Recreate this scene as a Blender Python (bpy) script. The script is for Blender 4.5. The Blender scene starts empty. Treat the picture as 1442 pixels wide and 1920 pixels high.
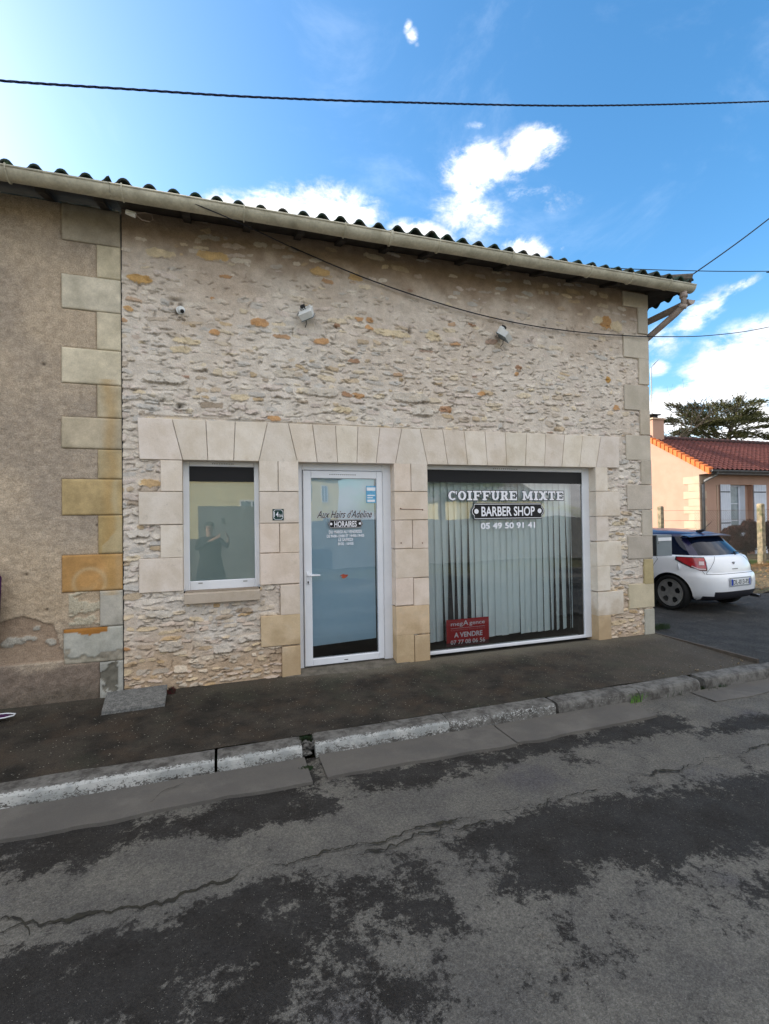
import bpy, bmesh, math, random
import numpy as np
from mathutils import Vector, Matrix
rng = np.random.default_rng(7)
random.seed(7)
S = bpy.context.scene
# ------------------------------------------------------------ camera
W, H, F = 1442., 1920., 900.
YAW, PITCH, ROLL = math.radians(18.5757), math.radians(.8215), math.radians(-.83054)
CAM = np.array([0., -5.1385, 1.634])
_f = np.array([math.sin(YAW), math.cos(YAW), 0.]); _r = np.array([math.cos(YAW), -math.sin(YAW), 0.]); _u = np.array([0, 0, 1.])
_F = _f*math.cos(PITCH)+_u*math.sin(PITCH); _U0 = _u*math.cos(PITCH)-_f*math.sin(PITCH)
_R = _r*math.cos(ROLL)+_U0*math.sin(ROLL); _U = _U0*math.cos(ROLL)-_r*math.sin(ROLL)
cd = bpy.data.cameras.new('camera'); cam = bpy.data.objects.new('camera', cd); S.collection.objects.link(cam)
cd.sensor_fit = 'HORIZONTAL'; cd.sensor_width = 36; cd.lens = 36*F/W; cd.clip_start = .02; cd.clip_end = 3000
cam.matrix_world = Matrix(((_R[0], _U[0], -_F[0], CAM[0]), (_R[1], _U[1], -_F[1], CAM[1]), (_R[2], _U[2], -_F[2], CAM[2]), (0, 0, 0, 1)))
S.camera = cam
def ray(px, py): return _R*(px-W/2)/F-_U*(py-H/2)/F+_F
def atY(px, py, y=0.): d = ray(px, py); return CAM+d*(y-CAM[1])/d[1]
def atZ(px, py, z=0.): d = ray(px, py); return CAM+d*(z-CAM[2])/d[2]
def wx(px, py, y=0.): return float(atY(px, py, y)[0])
def wz(px, py, y=0.): return float(atY(px, py, y)[2])
# ------------------------------------------------------------ light
SUN_AZ = math.radians(-53)          # from +y towards -x
SUN_EL = math.radians(27)
sdir = Vector((math.sin(SUN_AZ)*math.cos(SUN_EL), math.cos(SUN_AZ)*math.cos(SUN_EL), math.sin(SUN_EL)))
sd = bpy.data.lights.new('sun', 'SUN'); sd.energy = 2.0; sd.angle = math.radians(.5); sd.color = (1, .92, .8)
so = bpy.data.objects.new('sun', sd); S.collection.objects.link(so); so.rotation_euler = sdir.to_track_quat('Z', 'Y').to_euler()
S.view_settings.view_transform = 'Standard'; S.view_settings.look = 'None'; S.view_settings.gamma = 1
S.view_settings.exposure = 1.78
S.render.engine = 'CYCLES'
# ------------------------------------------------------------ node helper
class NT:
    def __init__(s, tree): s.t = tree; s.n = tree.nodes; s.l = tree.links
    def new(s, typ, **kw):
        n = s.n.new(typ)
        for k, v in kw.items():
            if k in ('op', 'operation'): n.operation = v
            elif hasattr(n, k): setattr(n, k, v)
            else: s.set(n.inputs[k], v)
        return n
    def set(s, inp, v):
        if hasattr(v, 'links') or hasattr(v, 'is_output'): s.l.new(v, inp)
        else:
            if inp.type == 'RGBA' and len(v) == 3: v = (*v, 1)
            inp.default_value = v
    def m(s, op, a, b=0., c=0.):
        n = s.n.new('ShaderNodeMath'); n.operation = op; s.set(n.inputs[0], a); s.set(n.inputs[1], b); s.set(n.inputs[2], c); return n.outputs[0]
    def vm(s, op, a, b):
        n = s.n.new('ShaderNodeVectorMath'); n.operation = op; s.set(n.inputs[0], a); s.set(n.inputs[1], b)
        return n.outputs['Value'] if op == 'DOT_PRODUCT' else n.outputs[0]
    def sm(s, v, a, b, lo=0., hi=1.):
        n = s.n.new('ShaderNodeMapRange'); n.interpolation_type = 'SMOOTHSTEP'; s.set(n.inputs[0], v)
        n.inputs[1].default_value = a; n.inputs[2].default_value = b; n.inputs[3].default_value = lo; n.inputs[4].default_value = hi; return n.outputs[0]
    def noise(s, vec, scale, detail=6, rough=.6, dist=0.):
        n = s.n.new('ShaderNodeTexNoise'); s.l.new(vec, n.inputs['Vector']); n.inputs['Scale'].default_value = scale
        n.inputs['Detail'].default_value = detail; n.inputs['Roughness'].default_value = rough; n.inputs['Distortion'].default_value = dist; return n.outputs[0]
    def mix(s, f, a, b, bt='MIX'):
        n = s.n.new('ShaderNodeMix'); n.data_type = 'RGBA'; n.blend_type = bt; s.set(n.inputs[0], f); s.set(n.inputs[6], a); s.set(n.inputs[7], b); return n.outputs[2]
# ------------------------------------------------------------ sky
w = bpy.data.worlds.new('World'); S.world = w; w.use_nodes = True; T = NT(w.node_tree); T.n.clear()
sky = T.new('ShaderNodeTexSky'); sky.sky_type = 'NISHITA'; sky.sun_disc = False; sky.sun_elevation = SUN_EL; sky.sun_rotation = SUN_AZ
sky.air_density = 1.0; sky.dust_density = 1.25; sky.ozone_density = 2.0
tc = T.new('ShaderNodeTexCoord'); dirv = tc.outputs['Generated']
hs = T.new('ShaderNodeHueSaturation'); T.l.new(sky.outputs[0], hs.inputs['Color']); hs.inputs['Saturation'].default_value = 1.30; hs.inputs['Value'].default_value = 1.0; hs.inputs['Hue'].default_value = .494
gm = T.new('ShaderNodeGamma'); T.l.new(hs.outputs[0], gm.inputs[0]); gm.inputs[1].default_value = 1.0
# clouds: (pixel centre, pixel radii, tilt deg, weight)
CL = [(600, 395, 100, 42, 5, 1.0), (500, 388, 110, 26, 0, 1.0), (680, 410, 30, 30, 0, .8), (425, 380, 50, 22, 0, .8),
      (890, 315, 56, 36, -10, 1.1), (985, 288, 58, 34, -25, 1.1), (940, 310, 40, 28, -20, .95), (880, 350, 35, 30, 0, .85), (790, 440, 58, 20, 8, 1.1),
      (885, 405, 80, 45, 10, .62), (985, 470, 42, 24, 0, .95), (1010, 370, 85, 30, 10, .45),
      (1310, 590, 70, 24, -38, .72), (1380, 540, 46, 11, -30, .7), (1245, 640, 40, 40, 0, .6),
      (1400, 700, 95, 70, -20, 1.25), (1440, 640, 60, 45, -20, 1.0), (1300, 740, 100, 35, -15, .95), (1235, 690, 20, 18, 0, .7),
      (1440, 790, 130, 60, 0, 1.0), (1250, 790, 60, 40, 0, .8),
      (772, 68, 13, 13, 10, .62), (765, 50, 9, 15, 25, .5), (781, 84, 8, 8, 0, .4), (890, 235, 35, 8, 0, .4), (1055, 465, 8, 10, 0, .6)]
dens = None
for (px, py, rx, ry, tilt, wt) in CL:
    c = ray(px, py); c = c/np.linalg.norm(c); a = math.radians(tilt)
    e1 = (_R*math.cos(a)-_U*math.sin(a)); e1 = e1-c*(e1@c); e1 /= np.linalg.norm(e1)
    e2 = np.cross(c, e1)
    cosk = float(c@_F); rr1 = rx/F*cosk; rr2 = ry/F*cosk
    A = T.vm('DOT_PRODUCT', dirv, tuple(e1/rr1)); B = T.vm('DOT_PRODUCT', dirv, tuple(e2/rr2)); Cc = T.vm('DOT_PRODUCT', dirv, tuple(c))
    r2 = T.m('ADD', T.m('MULTIPLY', A, A), T.m('MULTIPLY', B, B))
    v = T.m('MULTIPLY', T.m('POWER', 2.718, T.m('MULTIPLY', r2, -.8)), T.m('GREATER_THAN', Cc, .2)); v = T.m('MULTIPLY', v, wt)
    dens = v if dens is None else T.m('MAXIMUM', dens, v)
# unseen cumulus behind the street, for reflections, widened to whiten the ambient light
back = T.sm(T.vm('DOT_PRODUCT', dirv, (0, -.75, .66)), .12, .5)
sp = T.new('ShaderNodeSeparateXYZ'); T.l.new(dirv, sp.inputs[0])
zz = T.m('ADD', sp.outputs[2], .25)
cv = T.new('ShaderNodeCombineXYZ'); T.l.new(T.m('DIVIDE', sp.outputs[0], zz), cv.inputs[0]); T.l.new(T.m('DIVIDE', sp.outputs[1], zz), cv.inputs[1])
bn = T.noise(cv.outputs[0], 1.1, 6, .55)
dens = T.m('MAXIMUM', dens, T.m('MULTIPLY', back, T.sm(bn, .30, .52, 0, 1.)))
mp = T.new('ShaderNodeMapping'); T.l.new(dirv, mp.inputs[0]); mp.inputs['Scale'].default_value = (1, 1, 1.7)
nz = T.noise(mp.outputs[0], 11, 10, .66, .5); nz2 = T.noise(mp.outputs[0], 42, 7, .66)
nn = T.m('ADD', T.m('MULTIPLY', T.m('SUBTRACT', nz, .5), 2.0), T.m('MULTIPLY', T.m('SUBTRACT', nz2, .5), 1.0))
cl = T.m('ADD', dens, T.m('MULTIPLY', nn, T.m('MINIMUM', T.m('MULTIPLY', dens, 1.6), 1.)))
cf = T.sm(cl, .24, .95)
shade = T.sm(T.noise(mp.outputs[0], 12, 7, .6), .3, .7, .66, 1.0)
wisp = T.m('MULTIPLY', T.sm(T.noise(mp.outputs[0], 3.2, 7, .65, .5), .5, .8), .10)
skyc = T.mix(wisp, gm.outputs[0], (7, 7.4, 8))
CLOUD = 5.6
cc = T.new('ShaderNodeCombineXYZ'); T.l.new(T.m('MULTIPLY', shade, CLOUD), cc.inputs[0]); T.l.new(T.m('MULTIPLY', shade, CLOUD), cc.inputs[1]); T.l.new(T.m('MULTIPLY', shade, CLOUD*1.02), cc.inputs[2])
fin = T.mix(cf, skyc, cc.outputs[0])
bg = T.new('ShaderNodeBackground'); T.l.new(fin, bg.inputs[0]); bg.inputs[1].default_value = .095
ow = T.new('ShaderNodeOutputWorld'); T.l.new(bg.outputs[0], ow.inputs[0])
# ------------------------------------------------------------ colours and materials
def lin(c):
    return tuple((v/255/12.92 if v/255 <= .04045 else ((v/255+.055)/1.055)**2.4) for v in c)
def mat(name, c1, c2=None, scale=6., c3=None, scale3=2., rough=.85, bump=0., bscale=60., spec=.3, metal=0., vcol=False, coat=0., lo=.35, hi=.65, lo3=.5, hi3=.7, grain=0., gscale=200., stain=False):
    m = bpy.data.materials.new(name); m.use_nodes = True; t = NT(m.node_tree); p = t.n['Principled BSDF']
    p.inputs['Roughness'].default_value = rough; p.inputs['Specular IOR Level'].default_value = spec; p.inputs['Metallic'].default_value = metal
    if coat: p.inputs['Coat Weight'].default_value = coat; p.inputs['Coat Roughness'].default_value = .03
    v = t.new('ShaderNodeTexCoord').outputs['Object']
    if vcol:
        at = t.new('ShaderNodeAttribute'); at.attribute_name = 'tint'; col = at.outputs['Color']
        if c2: col = t.mix(t.sm(t.noise(v, scale), lo, hi), col, t.mix(1., col, c2, 'MULTIPLY'))
    elif c2: col = t.mix(t.sm(t.noise(v, scale), lo, hi), c1, c2)
    else: col = None
    if c3: col = t.mix(t.sm(t.noise(v, scale3, 7, .65), lo3, hi3), col if col is not None else (*c1, 1), c3)
    if stain:   # damp yellow-brown staining of the lowest stones
        sz = t.new('ShaderNodeSeparateXYZ'); t.l.new(v, sz.inputs[0]); zz_ = t.m('ADD', sz.outputs[2], t.m('MULTIPLY', t.m('SUBTRACT', t.noise(v, 4.5, 7, .65), .5), 1.3))
        col = t.mix(t.sm(zz_, .62, .05, 0, .62), col, (.36, .25, .14)); col = t.mix(t.sm(t.noise(v, 11, 6, .7), .60, .74, 0, .35), col, (.34, .30, .25))
    if grain:
        g = t.noise(v, gscale, 3, .7); gg = t.sm(g, .3, .7, 1-grain, 1+grain)
        cx = t.new('ShaderNodeCombineXYZ')
        for i in range(3): t.l.new(gg, cx.inputs[i])
        col = t.mix(1., col if col is not None else (*c1, 1), cx.outputs[0], 'MULTIPLY')
    if col is None: p.inputs['Base Color'].default_value = (*c1, 1)
    else: t.l.new(col, p.inputs['Base Color'])
    if bump:
        b = t.new('ShaderNodeBump'); b.inputs['Strength'].default_value = 1.; b.inputs['Distance'].default_value = bump
        t.l.new(t.noise(v, bscale, 8, .65), b.inputs['Height']); t.l.new(b.outputs[0], p.inputs['Normal'])
    return m
M = {}
M['rubble'] = mat('rubble', (.5, .5, .5), (.84, .83, .82), 9, vcol=True, bump=.009, bscale=50, grain=.12, gscale=120, spec=.15)
M['ashlar'] = mat('ashlar', (.5, .45, .4), (.88, .86, .82), 5, vcol=True, c3=lin((196, 180, 158)), scale3=2.3, lo3=.52, hi3=.80, stain=True, bump=.003, bscale=38, rough=.9, spec=.15, grain=.05, gscale=150)
M['quoin'] = mat('quoin', (.5, .45, .4), (.84, .84, .82), 3.4, vcol=True, bump=.003, bscale=40, rough=.9, spec=.15, grain=.08, gscale=90)
M['mortar'] = mat('mortar', lin((150, 140, 128)), lin((120, 112, 102)), 20, bump=.002)
M['pvc'] = mat('pvc', (.78, .80, .84), (.72, .74, .78), 3, rough=.35, spec=.5)
M['pvc_trim'] = mat('pvc_trim', (.62, .60, .57), (.55, .53, .50), 3, rough=.5, spec=.4)
M['black'] = mat('black', (.006, .006, .008), rough=.5)
M['dark_room'] = mat('dark_room', (.02, .022, .022), (.03, .03, .03), 3)
M['film_grey'] = mat('film_grey', (.42, .49, .47), (.46, .53, .50), 1.6, rough=.7)
M['film'] = mat('film', (.48, .65, .77), (.53, .69, .80), 1.6, rough=.7)
M['blind'] = mat('blind', (.90, .96, .96), (.86, .93, .93), 8, rough=.9)
M['lace'] = mat('lace', (.35, .40, .36), (.45, .48, .42), 30, rough=.9)
M['white_vinyl'] = mat('white_vinyl', (.88, .88, .92), (.84, .84, .9), 5, rough=.5)
M['black_vinyl'] = mat('black_vinyl', (.008, .008, .010), rough=.4)
M['red'] = mat('red', (.50, .012, .018), (.44, .01, .015), 5, rough=.5)
M['maroon'] = mat('maroon', (.10, .012, .02), (.07, .01, .02), 5, rough=.5)
M['gutter'] = mat('gutter', lin((198, 193, 174)), lin((174, 169, 150)), 6, c3=lin((120, 115, 95)), scale3=5, lo3=.55, hi3=.8, rough=.6, grain=.1, gscale=40)
M['pipe'] = mat('pipe', lin((175, 160, 150)), lin((150, 136, 128)), 6, rough=.6)
M['rafter'] = mat('rafter', (.05, .045, .04), (.03, .026, .022), 8, rough=.9)
M['tile'] = mat('tile', (.035, .04, .035), (.02, .05, .035), 4, c3=(.075, .065, .05), scale3=9, rough=.95, bump=.01, bscale=30)
M['moss'] = mat('moss', (.02, .045, .02), (.035, .05, .02), 30, rough=1)
M['metal'] = mat('metal', (.38, .38, .37), (.28, .28, .27), 20, rough=.5, metal=.3)
M['lamp_white'] = mat('lamp_white', (.82, .84, .84), (.74, .76, .75), 15, rough=.5)
M['dark_plastic'] = mat('dark_plastic', (.03, .03, .032), rough=.6)
M['cable'] = mat('cable', (.02, .022, .03), rough=.8)
M['cable_blue'] = mat('cable_blue', (.012, .02, .06), rough=.7)
M['tuft'] = mat('tuft', (.10, .24, .04), (.13, .24, .05), 30, rough=.9)
M['weed_red'] = mat('weed_red', (.09, .02, .02), (.04, .03, .02), 30, rough=.9)
M['concrete'] = mat('concrete', (.12, .12, .115), (.19, .19, .18), 25, rough=.95, bump=.004, bscale=60, grain=.4, gscale=90)
M['post'] = mat('post', lin((165, 150, 125)), lin((120, 112, 92)), 10, rough=.95, bump=.004, bscale=30, c3=(.12, .13, .06), scale3=6)
M['wire'] = mat('wire', (.12, .12, .11), rough=.6)
M['stucco'] = mat('stucco', lin((182, 148, 130)), lin((176, 142, 124)), 2, bump=.002, bscale=60, rough=.95, grain=.05)
M['stucco_quoin'] = mat('stucco_quoin', lin((194, 170, 148)), lin((186, 162, 140)), 3, rough=.95)
M['rooftile'] = mat('rooftile', (.095, .030, .026), (.14, .044, .034), 6, c3=(.07, .028, .026), scale3=3, rough=.85, bump=.006, bscale=10)
M['verge'] = mat('verge', (.62, .17, .045), (.52, .13, .035), 4, rough=.8)
M['zinc'] = mat('zinc', (.11, .11, .115), (.16, .16, .165), 6, rough=.5, metal=.3)
M['shutter'] = mat('shutter', (.62, .66, .74), (.56, .6, .68), 4, rough=.6)
M['iron'] = mat('iron', (.01, .01, .012), rough=.7)
M['house_glass'] = mat('house_glass', (.22, .28, .31), (.12, .17, .2), 4, rough=.15, spec=.6)
M['bark'] = mat('bark', (.10, .08, .06), (.06, .05, .04), 12, rough=.95)
M['needle'] = mat('needle', (.045, .055, .020), (.105, .100, .038), 1.2, rough=.9, c3=(.13, .11, .05), scale3=2, lo3=.58, hi3=.72)
M['hedge'] = mat('hedge', (.040, .014, .013), (.026, .018, .012), 7, rough=.9, c3=(.10, .028, .018), scale3=10)
M['carwhite'] = mat('carwhite', (.86, .87, .90), (.82, .84, .87), 3, rough=.3, spec=.5, coat=.6)
M['carblue'] = mat('carblue', (.012, .011, .055), rough=.3, spec=.5, coat=.25)
M['carglass'] = mat('carglass', (.004, .008, .022), rough=.05, spec=.35)
M['carblack'] = mat('carblack', (.022, .022, .03), rough=.6)
M['rubber'] = mat('rubber', (.012, .012, .012), rough=.85)
M['alloy'] = mat('alloy', (.42, .41, .40), (.32, .32, .31), 12, rough=.35, metal=.6)
M['tail_red'] = mat('tail_red', (.45, .006, .012), (.30, .004, .01), 15, rough=.1, spec=.7, coat=.8)
M['tail_clear'] = mat('tail_clear', (.75, .6, .62), rough=.15)
M['chrome'] = mat('chrome', (.5, .5, .5), rough=.15, metal=1)
M['plate'] = mat('plate', (.72, .74, .75), rough=.5)
M['plate_blue'] = mat('plate_blue', (.01, .05, .4), rough=.5)
M['mailbox'] = mat('mailbox', (.20, .23, .25), (.18, .21, .23), 5, rough=.5)
M['plaque'] = mat('plaque', (.004, .035, .032), (.005, .04, .036), 8, rough=.35)
M['sticker_blue'] = mat('sticker_blue', (.10, .35, .62), (.2, .5, .7), 40, rough=.5)
M['purple'] = mat('purple', (.06, .008, .07), (.04, .006, .05), 8, rough=.6)
M['yellow_wall'] = mat('yellow_wall', (.75, .64, .36), (.70, .60, .34), 1.5, rough=.95)
M['slate'] = mat('slate', (.12, .10, .10), (.16, .13, .12), 4, rough=.9)
M['greywall'] = mat('greywall', (.16, .16, .155), (.2, .2, .19), 3, rough=.95)
M['coat'] = mat('coat', (.02, .022, .03), (.015, .016, .02), 20, rough=.9)
M['skin'] = mat('skin', (.45, .27, .2), rough=.6)
M['leaf_green'] = mat('leaf_green', (.04, .08, .02), (.09, .11, .03), 2, rough=.9)
M['rust'] = mat('rust', (.2, .06, .02), (.1, .03, .015), 30, rough=.9)
M['tape'] = mat('tape', (.42, .10, .05), (.3, .05, .03), 30, rough=.7)
def glass_mat(name, tint=(.93, .97, .965), refl=.15):
    m = bpy.data.materials.new(name); m.use_nodes = True; t = NT(m.node_tree); t.n.clear()
    o = t.new('ShaderNodeOutputMaterial'); tr = t.new('ShaderNodeBsdfTransparent'); tr.inputs[0].default_value = (*tint, 1)
    g = t.new('ShaderNodeBsdfGlossy'); g.inputs['Roughness'].default_value = 0.004; g.inputs[0].default_value = (1, 1, 1, 1)
    fr = t.new('ShaderNodeFresnel'); fr.inputs[0].default_value = 1.5
    f = t.m('MINIMUM', t.m('ADD', t.m('MULTIPLY', fr.outputs[0], 1.5), refl-.06), 1.)
    v = t.new('ShaderNodeTexCoord').outputs['Object']
    b = t.new('ShaderNodeBump'); b.inputs['Distance'].default_value = .0015; b.inputs['Strength'].default_value = 1
    t.l.new(t.noise(v, 2.2, 1, .4), b.inputs['Height']); t.l.new(b.outputs[0], g.inputs['Normal'])
    mx = t.new('ShaderNodeMixShader'); t.l.new(f, mx.inputs[0]); t.l.new(tr.outputs[0], mx.inputs[1]); t.l.new(g.outputs[0], mx.inputs[2]); t.l.new(mx.outputs[0], o.inputs[0])
    return m
M['glass'] = glass_mat('glass'); M['glass_mirror'] = glass_mat('glass_mirror', refl=.14)
# ------------------------------------------------------------ mesh builder
class MB:
    def __init__(s): s.v = []; s.f = []; s.c = []; s.cur = None
    def add(s, vs, fs, col=None):
        n = len(s.v); s.v += [tuple(map(float, v)) for v in vs]; s.f += [tuple(i+n for i in f) for f in fs]
        s.c += [col or s.cur or (.5, .5, .5)]*len(vs); return s
    def box(s, x0, x1, y0, y1, z0, z1, col=None, bev=0.):
        if bev > 0:
            b = min(bev, (x1-x0)*.45, (z1-z0)*.45, (y1-y0)*.45)
            # front (y0) edges chamfered
            vs = [(x0, y0+b, z0), (x1, y0+b, z0), (x1, y0+b, z1), (x0, y0+b, z1), (x0+b, y0, z0+b), (x1-b, y0, z0+b), (x1-b, y0, z1-b), (x0+b, y0, z1-b), (x0, y1, z0), (x1, y1, z0), (x1, y1, z1), (x0, y1, z1)]
            fs = [(4, 5, 6, 7), (0, 1, 5, 4), (1, 2, 6, 5), (2, 3, 7, 6), (3, 0, 4, 7), (1, 0, 8, 9), (2, 1, 9, 10), (3, 2, 10, 11), (0, 3, 11, 8), (9, 8, 11, 10)]
            return s.add(vs, fs, col)
        vs = [(x, y, z) for x in (x0, x1) for y in (y0, y1) for z in (z0, z1)]
        return s.add(vs, [(0, 1, 3, 2), (4, 6, 7, 5), (0, 4, 5, 1), (2, 3, 7, 6), (0, 2, 6, 4), (1, 5, 7, 3)], col)
    def prism(s, pts, y0, y1, col=None, bev=0.):   # pts: (x,z) polygon, extruded y0 (front) .. y1
        n = len(pts)
        if bev:
            cx = sum(p[0] for p in pts)/n; cz = sum(p[1] for p in pts)/n
            ins = []
            for i in range(n):
                p0, p, p1 = Vector(pts[i-1]), Vector(pts[i]), Vector(pts[(i+1) % n])
                d1 = (p0-p).normalized(); d2 = (p1-p).normalized(); q = p+(d1+d2)*bev
                ins.append((q.x, q.y))
            vs = [(x, y0, z) for x, z in ins]+[(x, y0+bev, z) for x, z in pts]+[(x, y1, z) for x, z in pts]
            fs = [tuple(range(n)), tuple(range(3*n-1, 2*n-1, -1))]
            for k in (0, n):
                fs += [(k+i, k+(i+1) % n, k+n+(i+1) % n, k+n+i) for i in range(n)]
        else:
            vs = [(x, y0, z) for x, z in pts]+[(x, y1, z) for x, z in pts]
            fs = [tuple(range(n)), tuple(range(2*n-1, n-1, -1))]+[(i, (i+1) % n, n+(i+1) % n, n+i) for i in range(n)]
        return s.add(vs, fs, col)
    def tube(s, pts, r, n=8, cap=True, col=None, squash=None):
        pts = [Vector(p) for p in pts]; rs = r if isinstance(r, (list, tuple)) else [r]*len(pts); vs = []; fs = []
        for i, p in enumerate(pts):
            a = pts[max(0, i-1)]; b = pts[min(len(pts)-1, i+1)]; t = (b-a).normalized()
            up = Vector((0, 0, 1)) if abs(t.z) < .9 else Vector((1, 0, 0)); u = t.cross(up).normalized(); v = u.cross(t)
            for k in range(n): an = 2*math.pi*k/n; vs.append(p+(u*math.cos(an)+v*math.sin(an))*rs[i])
        for i in range(len(pts)-1):
            for k in range(n): fs.append((i*n+k, i*n+(k+1) % n, (i+1)*n+(k+1) % n, (i+1)*n+k))
        if cap: fs += [tuple(range(n-1, -1, -1)), tuple(range((len(pts)-1)*n, len(pts)*n))]
        return s.add(vs, fs, col)
    def grid(s, fn, nu, nv, col=None, flip=False):
        vs = [fn(i/nu, j/nv) for i in range(nu+1) for j in range(nv+1)]; m = nv+1
        fs = [(i*m+j, i*m+j+1, (i+1)*m+j+1, (i+1)*m+j) if flip else (i*m+j, (i+1)*m+j, (i+1)*m+j+1, i*m+j+1) for i in range(nu) for j in range(nv)]
        return s.add(vs, fs, col)
    def build(s, name, m, parent=None, local=False, smooth=False, mod=None):
        off = Vector((0, 0, 0))
        if parent is not None and not local:
            o = parent
            while o.parent: o = o.parent
            off = Vector(o.location)
        me = bpy.data.meshes.new(name); me.from_pydata([Vector(v)-off for v in s.v] if off.length else s.v, [], s.f)
        a = me.color_attributes.new('tint', 'FLOAT_COLOR', 'POINT')
        a.data.foreach_set('color', np.array([(*c, 1) for c in s.c], dtype=np.float32).ravel())
        bm = bmesh.new(); bm.from_mesh(me); bmesh.ops.recalc_face_normals(bm, faces=bm.faces); bm.to_mesh(me); bm.free()
        me.materials.append(m if not isinstance(m, str) else M[m])
        if smooth: me.polygons.foreach_set('use_smooth', [True]*len(me.polygons))
        ob = bpy.data.objects.new(name, me); S.collection.objects.link(ob)
        if parent is not None: ob.parent = parent
        return ob
def tag(o, label=None, cat=None, group=None, kind=None):
    if label: o['label'] = label
    if cat: o['category'] = cat
    if group: o['group'] = group
    if kind: o['kind'] = kind
    return o
def empty(name, loc, label, cat, group=None, rz=0.):
    o = bpy.data.objects.new(name, None); S.collection.objects.link(o); o.location = loc; o.rotation_euler.z = rz; o.empty_display_size = .1
    return tag(o, label, cat, group)
def text_obj(s, x0, x1, z0, z1, y, m, parent, name='lettering', off=0., shear=0., depth=.0008, fit=True, slope=0.):
    cu = bpy.data.curves.new('t', 'FONT'); cu.body = s; cu.size = 1; cu.offset = off; cu.shear = shear; cu.resolution_u = 4
    ob = bpy.data.objects.new('t', cu); S.collection.objects.link(ob); bpy.context.view_layer.update()
    dg = bpy.context.evaluated_depsgraph_get(); me = ob.evaluated_get(dg).to_mesh()
    vs = np.array([v.co[:] for v in me.vertices]); fs = [tuple(p.vertices) for p in me.polygons]; ob.to_mesh_clear()
    bpy.data.objects.remove(ob); bpy.data.curves.remove(cu)
    mn = vs.min(0); mx = vs.max(0); u = (vs[:, 0]-mn[0])/(mx[0]-mn[0]); v = (vs[:, 1]-mn[1])/(mx[1]-mn[1])
    b = MB(); b.add([(x0+(x1-x0)*a, y, z0+(z1-z0)*c+slope*(a-.5)) for a, c in zip(u, v)], fs)
    return b.build(name, m, parent)
# numpy noise
_LAT = {}
def vnoise(x, y, seed):
    if seed not in _LAT: _LAT[seed] = np.random.default_rng(seed).random((256, 256))
    L = _LAT[seed]; xi = np.floor(x).astype(int); yi = np.floor(y).astype(int); fx = x-xi; fy = y-yi
    fx = fx*fx*(3-2*fx); fy = fy*fy*(3-2*fy); a = L[xi % 256, yi % 256]; b = L[(xi+1) % 256, yi % 256]; c = L[xi % 256, (yi+1) % 256]; d = L[(xi+1) % 256, (yi+1) % 256]
    return (a*(1-fx)+b*fx)*(1-fy)+(c*(1-fx)+d*fx)*fy-.5
def fbm(x, y, seed, f=1., o=4, g=.5):
    t = 0; a = 1
    for k in range(o): t = t+a*vnoise(x*f+17*k, y*f+31*k, seed+k); f *= 2; a *= g
    return t
def grid_mesh(name, P, C, keep, m, parent, smooth=True):
    """P (nx,ny,3), C (nx,ny,3), keep (nx-1,ny-1)"""
    nx, ny = P.shape[:2]; idx = np.arange(nx*ny).reshape(nx, ny)
    q = np.stack([idx[:-1, :-1], idx[1:, :-1], idx[1:, 1:], idx[:-1, 1:]], -1)[keep]
    off = np.zeros(3)
    if parent is not None: off = np.array(parent.location)
    me = bpy.data.meshes.new(name); n = len(q)
    me.vertices.add(nx*ny); me.vertices.foreach_set('co', (P-off).reshape(-1).astype(np.float32))
    me.loops.add(n*4); me.loops.foreach_set('vertex_index', q.reshape(-1).astype(np.int32))
    me.polygons.add(n); me.polygons.foreach_set('loop_start', np.arange(0, n*4, 4, dtype=np.int32)); me.polygons.foreach_set('use_smooth', [smooth]*n)
    me.update(calc_edges=True); a = me.color_attributes.new('tint', 'FLOAT_COLOR', 'POINT')
    a.data.foreach_set('color', np.concatenate([C, np.ones((nx, ny, 1))], -1).reshape(-1).astype(np.float32))
    me.materials.append(M[m]); me.validate()
    ob = bpy.data.objects.new(name, me); S.collection.objects.link(ob)
    if parent is not None: ob.parent = parent
    return ob
def L3(c): return np.array(lin(c))
# ============================================================ ground
ROADZ = -.145
g = MB(); g.grid(lambda u, v: (-400+1000*u, -400+1000*v, -.30), 10, 10)
tag(g.build('ground', mat('ground', (.10, .09, .05), (.07, .08, .03), .5, c3=(.14, .12, .08), scale3=3, rough=1, bump=.03, bscale=8)), kind='structure')
# road with painted-in wear masks (real patches of newer tar)
xs = np.concatenate([np.arange(-60, -4, 2.), np.arange(-4, 12, .035), np.arange(12, 61, 2.)]); ys = np.concatenate([np.arange(-8.6, -5.2, .3), np.arange(-5.2, -1.52, .035), [-1.53]])
X, Y = np.meshgrid(xs, ys, indexing='ij')
V = np.stack([X-CAM[0], Y-CAM[1], np.full_like(X, ROADZ)-CAM[2]], -1); dz = V@_F; dz = np.where(dz < .3, np.nan, dz)
PX = W/2+F*(V@_R)/dz; PY = H/2-F*(V@_U)/dz
def inpoly(px, py, poly):
    c = np.zeros(px.shape, bool); n = len(poly)
    for i in range(n):
        x1, y1 = poly[i]; x2, y2 = poly[(i+1) % n]
        if y1 == y2: continue
        k = ((y1 > py) != (y2 > py)) & (px < (x2-x1)*(py-y1)/(y2-y1)+x1); c ^= k
    return c
PXs = np.nan_to_num(PX, nan=-1e6); PYs = np.nan_to_num(PY, nan=-1e6)
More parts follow.
